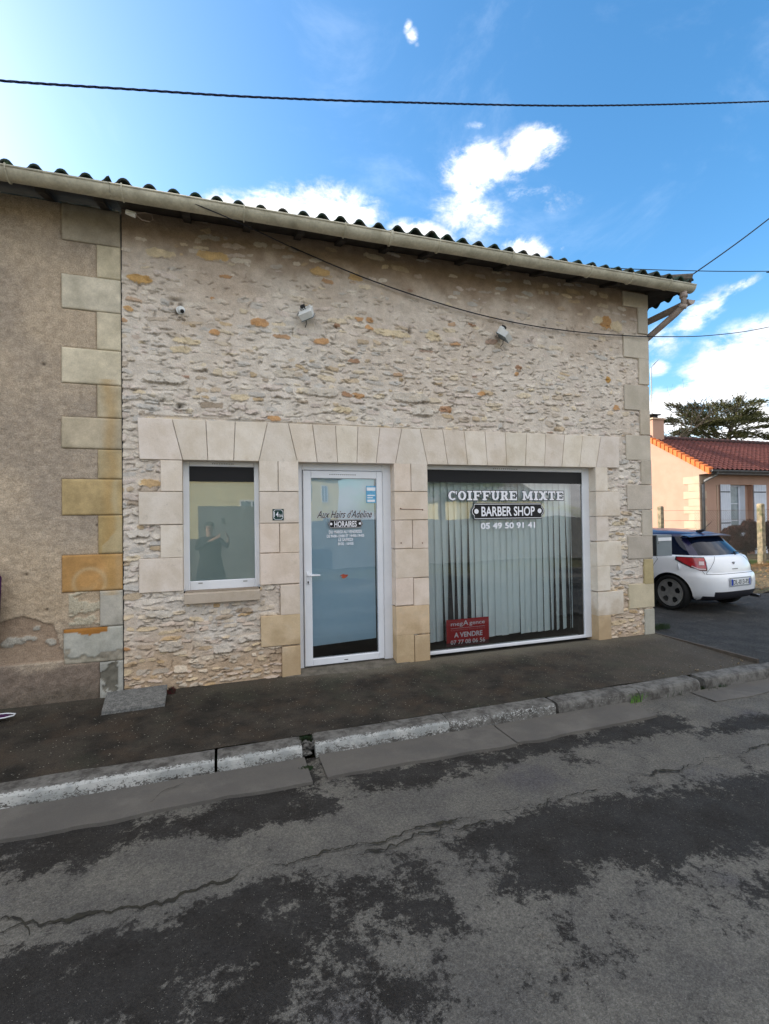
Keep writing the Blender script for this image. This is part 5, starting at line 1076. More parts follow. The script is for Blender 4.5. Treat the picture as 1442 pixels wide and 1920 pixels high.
# belt strip and quarter pillar
def patch(fn, nu, nv, out, m, name, mask=None):
    b = MB(); vs = []; n = nv+1
    for i in range(nu+1):
        for j in range(nv+1): th, z = fn(i/nu, j/nv); vs.append(surf(th, z, out))
    b.add(vs, [(i*n+j, (i+1)*n+j, (i+1)*n+j+1, i*n+j+1) for i in range(nu) for j in range(nv) if mask is None or mask((i+.5)/nu, (j+.5)/nv)]); return b.build(name, m, car, local=True, smooth=True)
for sd_ in (-1, 1):
    # tail lamp: wide at the rear, tapering forward to a point; u 0 = rear inner end, 1 = tip
    def lampf(u, v, e=0.):
        zt_ = .965-.0*u+e; zb_ = .755+e*-1+.175*max(0, (u-.25)/.75)**1.2
        return (sd_*(.50+.62*u**1.0+(-e*2 if u < .5 else e*2)), zb_+(zt_-zb_)*v)
    tl = patch(lambda u, v: lampf(u, v), 16, 8, .010, 'tail_red', 'tail_lamp')
    k = patch(lambda u, v: lampf(u, v, .012), 16, 8, .004, 'carblack', 'lamp_surround'); k.parent = tl
    k = patch(lambda u, v: lampf(.06+.20*u, .42+.30*v), 4, 3, .014, 'tail_clear', 'reverse_lens'); k.parent = tl
    k = patch(lambda u, v: lampf(.02+.5*u, .03+.10*v), 8, 2, .013, 'tail_clear', 'lamp_edge'); k.parent = tl
    for wy in WHY:
        wh = MB(); 
        prof_ = [(.245, .07), (.27, .095), (.30, .10), (.312, .085), (.315, .0), (.312, -.085), (.30, -.10), (.25, -.09), (.24, .0)]
        vs = []; n = 36
        for k in range(n):
            a = 2*math.pi*k/n
            for (r_, xo) in prof_: vs.append((sd_*(.745+xo*.95), wy+r_*math.cos(a), .315+r_*math.sin(a)))
        L_ = len(prof_); wh.add(vs, [(k*L_+j, ((k+1) % n)*L_+j, ((k+1) % n)*L_+(j+1) % L_, k*L_+(j+1) % L_) for k in range(n) for j in range(L_)])
        wo = wh.build('wheel', 'rubber', car, local=True, smooth=True)
        rm = MB(); N = 60; xo = .80
        # rim ring
        vs = []
        for k in range(N):
            a = 2*math.pi*k/N
            for (r_, xx_) in ((.247, xo+.012), (.238, xo+.028), (.226, xo+.024), (.218, xo+.0), (.215, xo-.12)): vs.append((sd_*xx_, wy+r_*math.cos(a), .315+r_*math.sin(a)))
        rm.add(vs, [(k*5+j, ((k+1) % N)*5+j, ((k+1) % N)*5+j+1, k*5+j+1) for k in range(N) for j in range(4)])
        # face with five rounded holes: spokes widen at hub and rim
        NR = 14; vs = []; idx = {}
        for k in range(N):
            a = 2*math.pi*k/N
            for j in range(NR+1): r_ = .03+(.222-.03)*j/NR; vs.append((sd_*(xo+.006+.016*(j/NR)), wy+r_*math.cos(a), .315+r_*math.sin(a)))
        fs = []
        for k in range(N):
            for j in range(NR):
                a = 2*math.pi*(k+.5)/N; r_ = .03+(.222-.03)*(j+.5)/NR; ph = (a*5/(2*math.pi)+.25) % 1-.5; arc = ph*2*math.pi/5*.14; 
                if ((r_-.145)/.052)**2+(arc/.050)**2 < 1: continue
                fs.append((k*(NR+1)+j, ((k+1) % N)*(NR+1)+j, ((k+1) % N)*(NR+1)+j+1, k*(NR+1)+j+1))
        rm.add(vs, fs); rm.tube([(sd_*(xo-.01), wy, .315), (sd_*(xo+.014), wy, .315)], .032, 16)
        k = rm.build('rim', 'alloy', wo, local=True)
        k = MB().tube([(sd_*.70, wy, .315), (sd_*.72, wy, .315)], .14, 24).build('brake_disc', 'carblack', wo, local=True)
b = MB(); b.box(-.26, .26, -.735, -.70, .485, .595, bev=.004)
pl = b.build('number_plate', 'plate', car, local=True); y0 = -.7365
b = MB(); b.box(-.26, -.215, y0-.001, y0+.001, .487, .593); b.box(.235, .26, y0-.001, y0+.001, .487, .593); b.build('plate_band', 'plate_blue', pl, local=True)
tx = text_obj('DL-013-FS', -.205, .225, .499, .581, y0-.0005, 'black_vinyl', None, off=.01); tx.parent = pl
b = MB(); b.add([(-.29, -.724, .465), (.31, -.724, .465), (.34, -.724, .54), (.31, -.724, .62), (-.29, -.724, .62)], [(0, 1, 2, 3, 4)]); b.build('plate_recess', mat('recess', (.35, .37, .40), rough=.5), car, local=True)
# tailgate seams
b = MB(); pts = [surf(t_, .685, .003) for t_ in np.linspace(-.52, .52, 24)]; b.tube(pts, .004, 5); b.tube([surf(-.55-.02*k, .685+.06*k*.5, .003) for k in range(3)], .003, 5)
for s_ in (-1, 1): b.tube([surf(s_*(.52-.035*k), .685+.03*k, .002) for k in range(11)], .003, 5)
b.build('tailgate_seam', 'carblack', car, local=True)
b = MB(); c = surf(.0, .86, .004); b.tube([(-.035, c[1], .88), (-.012, c[1]-.004, .84), (.0, c[1]-.004, .855), (.012, c[1]-.004, .84), (.035, c[1], .88)], .006, 6); b.tube([(-.0, c[1], .885), (.0, c[1], .86)], .01, 6); b.box(-.075, .075, surf(0, .76)[1]-.006, surf(0, .76)[1]-.001, .755, .768); b.build('emblem', 'chrome', car, local=True)
b = MB(); c = surf(.1, 1.02, .01); b.tube([(c[0], c[1]-.02, c[2]-.03), (c[0]-.02, c[1]-.01, c[2]+.02), (c[0]+.34, c[1]+.015, c[2]+.03)], [.016, .014, .006], 6); b.build('rear_wiper', 'carblack', car, local=True)
b = MB(); b.tube([(0, -.12, 1.44), (.0, .02, 1.40)], [.018, .04], 8); b.tube([(0, -.10, 1.45), (.0, -.26, 1.60)], [.006, .003], 6); b.build('antenna', 'carblack', car, local=True)
b = MB(); b.tube([(.50, -.60, .26), (.50, -.755, .255)], .030, 14); b.build('exhaust_pipe', 'chrome', car, local=True)
b = MB(); b.tube([surf(-1.05, .80, .002), surf(-1.06, .80, .006)], .055, 20); b.build('fuel_flap', 'carwhite', car, local=True)
# side seams (door)
b = MB(); b.tube([surf(-1.38, z, .002) for z in np.linspace(.35, 1.0, 8)], .004, 5); b.build('door_seam', 'carblack', car, local=True)
# ============================================================ neighbour house
HY = 7.6; HX = float(atY(1311, 900, HY)[0]); s_h = 1.
def hp(px, py, y=HY): return atY(px, py, y)
hz_e = float(hp(1340, 884)[2]); hg = -.05
ho = empty('neighbour_house', (HX, HY, hg), 'beige stucco bungalow with red tiled roof, orange verge tiles and white shutters', 'house')
HW = 11.; slope = .60; 
# ridge from pixel (1300,826)
d = ray(1300, 826); ey = HY-.45
tt = (hz_e+.02+slope*(CAM[1]-ey)-CAM[2])/(d[2]-slope*d[1]); RY = CAM[1]+d[1]*tt; RZ = CAM[2]+d[2]*tt; HD = 2*(RY-HY)
fx0, fx1 = float(hp(1370, 960)[0]), float(hp(1411, 960)[0]); fz1 = float(hp(1390, 909)[2])
b = MB()
b.box(HX, fx0, HY, HY+.25, hg-.3, hz_e-.02); b.box(fx1, HX+HW, HY, HY+.25, hg-.3, hz_e-.02); b.box(fx0, fx1, HY+.0005, HY+.25, fz1, hz_e-.0205)
b.add([(HX, HY+.251, hg-.3), (HX, HY+HD, hg-.3), (HX, HY+HD, hz_e-.02), (HX, RY, RZ-.03), (HX, HY+.251, hz_e+(RZ-hz_e)/(RY-ey)*(HY+.251-ey)-.03)], [(0, 1, 2, 3, 4)])
sl_ = (RZ-hz_e)/(RY-ey); b.add([(HX, HY, hz_e-.02), (HX, HY+.251, hz_e-.02), (HX, HY+.251, hz_e+sl_*(HY+.251-ey)-.03), (HX, HY, hz_e+sl_*(HY-ey)-.03), (HX, ey+.1, hz_e+.03), (HX, ey+.1, hz_e-.12), (HX, HY, hz_e-.12)], [(0, 1, 2, 3), (0, 3, 4, 5, 6)])
b.box(HX+.01, HX+HW, HY+HD-.2, HY+HD, hg-.3, hz_e-.05)
b.build('wall', 'stucco', ho)
b = MB(); rows = 16; nx = 200; 
def rf(sgn):
    vs = []; lv = []
    D_ = math.hypot(RY-ey, RZ-hz_e-.02)
    for r in range(rows): lv += [(r/rows, .030), ((r+.995)/rows, .0)]
    for (f, dz_) in lv:
        for i in range(nx+1):
            x = HX+.02+(HW+.2)*i/nx; ph = (x/.24) % 1; bz = .028*(math.cos(2*math.pi*ph)); yv = ey+(RY-ey)*f
            if sgn < 0: yv = 2*RY-yv
            vs.append((x, yv, hz_e+.02+(RZ-hz_e-.02)*f+bz+dz_))
    m_ = nx+1; b.add(vs, [(a*m_+i, a*m_+i+1, (a+1)*m_+i+1, (a+1)*m_+i) for a in range(len(lv)-1) for i in range(nx)])
rf(1); rf(-1)
roof_h = b.build('roof', 'rooftile', ho)
b = MB(); k = 0
for i in range(36):
    x = HX+HW*i/36; b.tube([(x, RY, RZ+.035), (x+.34, RY, RZ+.02)], [.10, .085], 10)
b.build('ridge_tile', mat('ridge', (.08, .04, .035), (.05, .03, .03), 5, rough=.9), roof_h)
n = 14
for i in range(n):
    f0, f1 = i/n, (i+1.06)/n; y0_, y1_ = ey+(RY-ey)*f0, ey+(RY-ey)*min(1, f1); z0_, z1_ = hz_e+(RZ-hz_e)*f0, hz_e+(RZ-hz_e)*min(1, f1)
    b = MB(); oo = .03; b.add([(HX-.07-oo, y0_, z0_-.15), (HX-.07, y1_, z1_-.15), (HX-.07, y1_, z1_+.03), (HX-.07-oo, y0_, z0_+.075), (HX+.12, y0_, z0_+.095), (HX+.12, y1_, z1_+.05), (HX-.001, y0_, z0_-.15), (HX-.001, y1_, z1_-.15)], [(0, 1, 2, 3), (3, 2, 5, 4), (0, 3, 4, 6), (0, 6, 7, 1)])
    b.build('verge_tile', 'verge', ho)
# gutter and pipe
b = MB(); N = 10; vs = []
for x in (HX-.03, HX+HW):
    for k in range(N+1): a = math.pi*(1+k/N); vs.append((x, ey-.02+.075*math.cos(a), hz_e-.0+.075*math.sin(a)))
b.add(vs, [(k, k+1, N+1+k+1, N+1+k) for k in range(N)]); b.add([vs[k] for k in range(N+1)], [tuple(range(N+1))]); b.box(HX+.05, HX+HW, ey+.055, HY-.001, hz_e-.13, hz_e-.07)
b.build('rain_gutter', 'zinc', ho, smooth=False)
b = MB(); b.tube([(HX+.28, ey-.02, hz_e-.05), (HX+.28, ey, hz_e-.16), (HX+.14, HY-.09, hz_e-.36), (HX+.10, HY-.07, hz_e-.5), (HX+.10, HY-.07, hg-.2)], .05, 10); b.build('down_pipe', 'zinc', ho, smooth=True)
b = MB(); zq = hz_e-.18; k = 0
while zq > hg-.1:
    h_ = .27; a = .34 if k % 2 == 0 else .20; a2 = .42 if k % 2 == 0 else .30
    b.box(HX-.018, HX+a2*.8, HY-.018, HY+.0, zq-h_+.008, zq); b.box(HX-.02, HX-.001, HY+.001, HY+(.62 if k % 2 == 0 else .42), zq-h_+.008, zq); zq -= h_; k += 1
b.build('quoin', 'stucco_quoin', ho)
# french window and shutters
b = MB(); fm = (fx0+fx1)/2; wz0 = hg+.05; y_ = HY+.14
wx1_ = fx0+(fx1-fx0)*.62
frame4(b, fx0, wx1_, wz0, fz1, .08, .08, .12, .07, y_, y_+.05); 
for k in range(1, 4): z = fz1-.07-(fz1-wz0-.19)*k/4; b.box(fx0+.08, wx1_-.08, y_+.004, y_+.03, z-.012, z+.012)
wn_ = b.build('window', 'shutter', ho)
b = MB(); b.box(fx0+.05, wx1_-.05, y_+.03, y_+.04, wz0+.1, fz1-.05); b.build('pane', 'house_glass', wn_)
b = MB(); b.add([(wx1_, y_+.02, wz0), (wx1_+.09, y_-.12, wz0), (wx1_+.09, y_-.12, fz1-.02), (wx1_, y_+.02, fz1-.02)], [(0, 1, 2, 3)]); b.build('open_casement', 'shutter', wn_)
b = MB(); b.box(wx1_+.02, fx1, y_+.02, y_+.06, wz0, fz1); b.build('inner_wall', 'stucco', ho)
for (a, c) in ((float(hp(1349.5, 960)[0]), float(hp(1368, 960)[0])), (float(hp(1412, 960)[0]), float(hp(1435, 960)[0]))):
    b = MB(); n = 5
    for i in range(n): b.box(a+(c-a)*i/n+.002, a+(c-a)*(i+1)/n-.002, HY-.06, HY-.03, wz0, fz1, bev=.003)
    sh = b.build('shutter', 'shutter', ho)
    for f in (.10, .52, .9):
        b = MB(); z = fz1-(fz1-wz0)*f; b.box(a-.02, c-.03, HY-.068, HY-.0605, z-.018, z+.018); b.build('hinge_strap', 'iron', sh)
b = MB(); a = float(hp(1344.5, 960)[0]); b.box(a, a+.04, HY-.02, HY-.001, hg, fz1-.02); b.build('wall_pipe', 'stucco_quoin', ho)
# chimney
cy0 = float(RY)-1.1; cxa = HX+.02
px_r = 1246; d = ray(1244, 800)
def chim_x(px, y): return float(atY(px, 800, y)[0])
x1c = HX+.60; x0c = HX+.02; dd = ray(1245, 800); cyf = CAM[1]+dd[1]*x1c/dd[0]; zt_ = float(atY(1240, 787, cyf)[2])
ch_ = MB(); ch_.box(x0c, x1c, cyf, cyf+.5, hz_e+.3, zt_)
cho = ch_.build('chimney', 'stucco', ho)
b = MB(); b.box(x0c-.05, x1c+.05, cyf-.05, cyf+.55, zt_+.001, zt_+.06); b.build('chimney_cap', 'stucco_quoin', cho)
b = MB(); b.box(x0c+.2, x1c-.2, cyf+.1, cyf+.35, zt_+.06, zt_+.2); b.box(x0c+.05, x1c-.08, cyf+.05, cyf+.4, zt_+.2, zt_+.24); b.build('cowl', 'iron', cho)
b = MB(); an = atY(1220.8, 700, 13.)
b.tube([(an[0], 13., 2.5), (an[0], 13., float(atY(1221, 690, 13.)[2]))], .025, 6)
tpz = float(atY(1221, 690, 13.)[2]); b.tube([(an[0], 13, tpz), (an[0]+.28, 13.1, tpz+.22)], .015, 5)
for k in range(7): c = Vector((an[0]+.20+k*.045, 13.08, tpz+.16+k*.035)); b.tube([c-Vector((.0, .16, -.10)), c+Vector((.0, .16, -.10))], .008, 4); 
tag(b.build('television_aerial', 'metal'), 'thin roof aerial mast sticking up just right of the stone building', 'aerial')
# fence posts with mesh
def fpost(px_, pyt, pyb, y, wpx, label, zbase):
    c = atY(px_, pyt, y); b = MB(); w_ = .055; zt_ = float(c[2]); x = float(c[0])
    N = 8; vs = []
    for k, (z, s_) in enumerate(((zbase, 1.05), (zt_-.04, .95), (zt_-.01, .85), (zt_, .5))):
        for (a, d) in ((-1, -1), (0, -1.05), (1, -1), (1.05, 0), (1, 1), (0, 1.05), (-1, 1), (-1.05, 0)): vs.append((x+a*w_*s_*wpx, y+d*w_*s_*wpx, z))
    b.add(vs, [(k*8+j, k*8+(j+1) % 8, (k+1)*8+(j+1) % 8, (k+1)*8+j) for k in range(3) for j in range(8)]+[tuple(24+j for j in range(8))]); 
    return tag(b.build('fence_post', 'post'), label, 'post', 'old concrete fence posts'), (x, y, zt_)
_, pA = fpost(1238.5, 949, 985, 4.6, 1.0, 'weathered concrete fence post standing behind the roof of the white car', -.1)
_, pB = fpost(1426, 944, 1045, 4.6, 1.3, 'mossy concrete fence post on the bank in front of the dark red bush', -.1)
fe = empty('wire_fence', (pB[0], 4.6, 0), 'rusty chain link mesh hanging from the concrete fence posts', 'fence')
b = MB(); xa, xb = pA[0]+.06, pB[0]-.07; st_ = .085
for (xa, xb) in ((pB[0]-2.6, pB[0]-.07), (pB[0]+.07, pB[0]+2.5)):
    z0, z1 = .12, pB[2]-.18; L_ = xb-xa; h_ = z1-z0; k = -h_
    while k < L_:
        for sg_ in (1, -1):
            a0 = max(0, k); a1 = min(L_, k+h_)
            if a1 > a0:
                za, zc = (z0+(a0-k), z0+(a1-k)) if sg_ == 1 else (z1-(a0-k), z1-(a1-k)); b.tube([(xa+a0, 4.6, za), (xa+a1, 4.6, zc)], .0022, 3, cap=False)
        k += st_
b.build('mesh', 'wire', fe)
b = MB()
for z in (.15, pB[2]-.18, pB[2]-.45): b.tube([(pA[0]+.06, 4.6, z), (pB[0]-.07, 4.6, z-.01), ], .003, 4); b.tube([(pB[0]+.07, 4.6, z), (pB[0]+6, 4.6, z)], .003, 4)
b.build('tension_wire', 'rust', fe)
# leaves helper
def leaf_blob(b, c, r, n, s0, flat=1., up=0.):
    for k in range(n):
        v = Vector((random.gauss(0, 1), random.gauss(0, 1), random.gauss(0, 1))).normalized()*random.random()**.4; p_ = Vector(c)+Vector((v.x*r[0], v.y*r[1], v.z*r[2]))
        a = Vector((random.uniform(-1, 1), random.uniform(-1, 1), random.uniform(-flat, flat)+up)).normalized(); d = Vector((random.uniform(-1, 1), random.uniform(-1, 1), random.uniform(-1, 1)*flat)); d = (d-a*d.dot(a)).normalized(); s_ = s0*random.uniform(.6, 1.3)
        b.add([p_-a*s_, p_+d*s_*.45, p_+a*s_, p_-d*s_*.45], [(0, 1, 2, 3)])
def bush(px, py, y, rad, m, label, name, n=9000):
    c = atY(px, py, y); o = empty(name, (c[0], y, -.05), label, 'bush'); b = MB()
    for k in range(26):
        v = Vector((random.gauss(0, 1), random.gauss(0, 1), random.gauss(0, 1))).normalized()*.8; leaf_blob(b, (c[0]+v.x*rad[0], y+v.y*rad[1], c[2]+v.z*rad[2]), (rad[0]*.42, rad[1]*.42, rad[2]*.42), n//26, .045)
    b.build('foliage', m, o)
    b = MB()
    for k in range(9): a = k*.7; b.tube([(c[0], y, -.1), (c[0]+math.cos(a)*rad[0]*.3, y+math.sin(a)*rad[1]*.3, c[2]), (c[0]+math.cos(a)*rad[0]*.7, y+math.sin(a)*rad[1]*.7, c[2]+rad[2]*.6)], [.02, .012, .004], 5)
    b.build('stem', 'bark', o)
bush(1395, 1004, 6.3, (.62, .5, .50), 'hedge', 'round clipped dark red bush in front of the white shutters', 'clipped_bush')
bush(1452, 1010, 6.1, (.50, .45, .52), 'hedge', 'second dark red bush right of the mossy fence post at the photo edge', 'clipped_bush', 6000)
# grass and dead leaf litter on the verge
def stuffpatch(name, xr_, yr_, zf_, n, h, m, label=None):
    b = MB()
    for k in range(n):
        x, y_ = random.uniform(*xr_), random.uniform(*yr_); z = zf_(x, y_); hh_ = h*random.uniform(.5, 1.2); dx, dy = random.uniform(-.7, .7)*hh_, random.uniform(-.7, .7)*hh_
        b.add([(x-.006, y_, z), (x+.006, y_, z), (x+dx, y_+dy, z+hh_)], [(0, 1, 2)])
    return tag(b.build(name, m), kind='stuff')
vz = lambda x, y_: -.13+.10*min(1, max(-.3, (x-(10.9-.30*(y_-2.2)))/1.2))+.16*min(1, max(0, x-(11.9-.30*(y_-2.2))))
stuffpatch('grass', (10.6, 16), (4.5, 7.3), lambda x, y_: vz(x, y_)-.02, 16000, .10, mat('grass', (.09, .17, .03), (.13, .19, .04), 4, rough=1))
M['deadleaf'] = mat('deadleaf', (.18, .09, .04), (.26, .17, .08), 14, rough=1)
b = MB()
for k in range(1700):
    x, y_ = random.uniform(9.9, 15), random.uniform(2.3, 4.6)
    if x < 10.6-.25*(y_-2.2)+random.uniform(-.3, .6): continue
    z = vz(x, y_)+.02+random.uniform(0, .04); a = random.uniform(0, 6.28); s_ = random.uniform(.015, .04)
    b.add([(x-s_*math.cos(a), y_-s_*math.sin(a), z), (x+s_*.5*math.sin(a), y_-s_*.5*math.cos(a), z+random.uniform(-.01, .02)), (x+s_*math.cos(a), y_+s_*math.sin(a), z+random.uniform(0, .02)), (x-s_*.5*math.sin(a), y_+s_*.5*math.cos(a), z)], [(0, 1, 2, 3)])
tag(b.build('dead_leaves', 'deadleaf'), kind='stuff')
b = MB(); 
for k in range(260):
    x = random.uniform(10.5, 15); y_ = 4.35+random.uniform(-.2, .15); z = vz(x, y_)+.05; b.tube([(x, y_, z), (x+random.uniform(-.15, .15), y_-random.uniform(.05, .22), z+random.uniform(-.02, .12)), (x+random.uniform(-.2, .2), y_-random.uniform(.1, .35), z+random.uniform(-.08, .05))], [.005, .004, .002], 3, cap=False)
tag(b.build('dry_stems', 'deadleaf'), kind='stuff')
# ============================================================ trees
def cedar(y):
    base = atY(1368, 830, y); o = empty('cedar_tree', (base[0], y, 0), 'broad dark cedar with layered drooping branches behind the tiled house', 'tree')
    s = float(np.linalg.norm(atY(1400, 800, y)-atY(1300, 800, y)))/100.   # metres per photo pixel
    b = MB(); P = lambda px, py, dy=0.: Vector(atY(px, py, y+dy))
    b.tube([Vector((base[0], y, 0)), P(1362, 870), P(1366, 820), P(1378, 778), P(1385, 752)], [.38, .3, .22, .12, .04], 8)
    b.tube([P(1362, 870), P(1330, 820), P(1290, 780), P(1270, 765)], [.22, .16, .09, .04], 7)
    fb = MB(); limbs = [(1366, 826, 1245, 790, 0), (1350, 815, 1262, 762, .5), (1340, 815, 1300, 762, -.6), (1340, 812, 1335, 760, .4), (1372, 800, 1318, 800, 0), (1372, 800, 1352, 757, .3), (1378, 785, 1385, 747, 0), (1378, 785, 1420, 755, .5), (1375, 800, 1440, 790, 0), (1375, 812, 1450, 800, -.8), (1372, 815, 1420, 778, .6), (1368, 822, 1440, 822, 0), (1366, 828, 1300, 812, .8), (1350, 828, 1268, 815, -.5), (1366, 828, 1390, 815, -1.2), (1380, 780, 1362, 762, .6), (1372, 805, 1400, 790, 1.), (1372, 810, 1340, 790, -1.), (1345, 815, 1280, 778, 1.2), (1375, 795, 1410, 768, -1.)]
    for (ax, ay, bx_, by_, dy) in limbs:
        a, c = P(ax, ay), P(bx_, by_, dy*3); mid = a.lerp(c, .5)+Vector((0, 0, .08*(c-a).length)); b.tube([a, mid, c], [.09, .05, .015], 5)
        L_ = (c-a).length; nb = max(7, int(L_/(s*4.2)))
        for i in range(nb):
            f = .25+.8*i/nb; q_ = a.lerp(c, f)+Vector((0, 0, .08*L_*math.sin(math.pi*min(f, 1)))); w_ = (1.15-f)*L_*.28+.25
            for j in range(10):
                p_ = q_+Vector((random.uniform(-1, 1)*w_*.9, random.uniform(-1, 1)*w_, random.uniform(-.25, .18)*w_)); dirn = (c-a).normalized()+Vector((random.uniform(-.7, .7), random.uniform(-.7, .7), random.uniform(-.25, .3)))
                dirn.normalize(); ln = random.uniform(.35, .8); 
                for k in range(26):
                    g_ = p_+dirn*ln*k/26; e = Vector((random.uniform(-1, 1), random.uniform(-1, 1), random.uniform(-.35, .5)))*.13; w2 = Vector((random.uniform(-1, 1), random.uniform(-1, 1), random.uniform(-1, 1)))*.045
                    fb.add([g_-w2, g_+w2, g_+e+dirn*.09], [(0, 1, 2)])
    b.build('trunk', 'bark', o); fb.build('crown', 'needle', o)
cedar(30.)
def bare(px, py, y, hpx, label):
    base = atY(px, py, y); o = empty('bare_tree', (base[0], y, 0), label, 'tree'); b = MB(); s = float(np.linalg.norm(atY(1400, 800, y)-atY(1300, 800, y)))/100.
    def br(p, d, L_, r, dep):
        q_ = p+d*L_*.5+Vector((random.uniform(-1, 1), random.uniform(-1, 1), 0))*L_*.06; e = p+d*L_; b.tube([p, q_, e], [r, r*.8, r*.55], 4 if dep > 1 else 6, cap=False)
        if dep < 5:
            for k in range(3 if dep < 4 else 2):
                nd = (d+Vector((random.uniform(-1, 1), random.uniform(-1, 1), random.uniform(-.25, .6)))*.75).normalized(); br(e if k < 2 else q_, nd, L_*random.uniform(.62, .85), r*.55, dep+1)
    top = float(atY(px, py-hpx, y)[2]); br(Vector((base[0], y, 0)), Vector((0, 0, 1)), top*.34, .16, 0); b.build('trunk', 'bark', o)
bare(1232, 800, 26., 88, 'bare leafless tree with thin twigs between stone building and cedar')
# ============================================================ across the street (seen in the glass)
def house2(x0, x1, y, z1, m, label, wins, name='opposite_house', roofh=1.6, dep=7.):
    o = empty(name, ((x0+x1)/2, y, ROADZ), label, 'house'); b = MB(); b.box(x0, x1, y-dep, y, -.3, z1); b.build('wall', m, o)
    b = MB(); b.add([(x0-.3, y+.35, z1-.05), (x1+.3, y+.35, z1-.05), (x1+.3, y-dep/2, z1+roofh), (x0-.3, y-dep/2, z1+roofh), (x0-.3, y-dep-.35, z1-.05), (x1+.3, y-dep-.35, z1-.05)], [(0, 1, 2, 3), (3, 2, 5, 4), (0, 3, 4), (1, 5, 2), (0, 4, 5, 1)]); b.build('roof', 'slate', o)
    for (a, c, d, e) in wins:
        b = MB(); frame4(b, a, c, d, e, .07, .07, .07, .07, y+.001, y+.05); b.box((a+c)/2-.04, (a+c)/2+.04, y+.002, y+.05, d+.071, e-.071); w_ = b.build('window', 'pvc', o)
        b = MB(); b.box(a+.06, c-.06, y+.003, y+.02, d+.06, e-.06); b.build('pane', 'house_glass', w_)
    return o
house2(-7.0, 1.9, -17.5, 3.9, 'yellow_wall', 'low yellow house across the street seen reflected in the small window', [(.7, 2.2-.4, 1.5, 2.6), (-3.2, -2.0, 1.4, 2.6)])
house2(2.2, 9.2, -34, 5.0, 'yellow_wall', 'two storey pale yellow house across the street seen reflected in the door', [(3.2+i*1.5, 3.8+i*1.5, z, z+1.2) for i in range(4) for z in (.6, 3.2)])
house2(15, 22, -24, 3.0, 'yellow_wall', 'cream bungalow across the street seen reflected in the shop window', [(16, 17, 1, 2.2), (19, 20, 1, 2.2)])
b = MB(); b.box(-12, -.7, -10.6, -10.4, -.2, 1.1); b.box(-.7, 1.2, -10.6, -10.4, -.2, 2.1); b.box(1.2, 26, -12.6, -12.4, -.2, 1.6)
tag(b.build('garden_wall', 'greywall'), 'grey garden wall across the street seen reflected in the glass', 'wall')
def round_tree(x, y, h, r, label):
    o = empty('round_tree', (x, y, 0), label, 'tree'); b = MB(); b.tube([(x, y, -.2), (x+.1, y, h*.5), (x, y, h*.8)], [.2, .14, .05], 7); b.build('trunk', 'bark', o); b = MB()
    for k in range(16):
        v = Vector((random.gauss(0, 1), random.gauss(0, 1), random.gauss(0, 1))).normalized()*.75; leaf_blob(b, (x+v.x*r, y+v.y*r, h*.75+v.z*r*.8), (r*.4, r*.4, r*.35), 130, .16)
    b.build('crown', 'leaf_green', o)
round_tree(9.6, -15, 5.4, 1.7, 'leafy green tree across the street seen reflected at the top left of the shop window')
round_tree(13.5, -19, 5.6, 1.8, 'leafy green tree across the street further right in the shop window reflection')
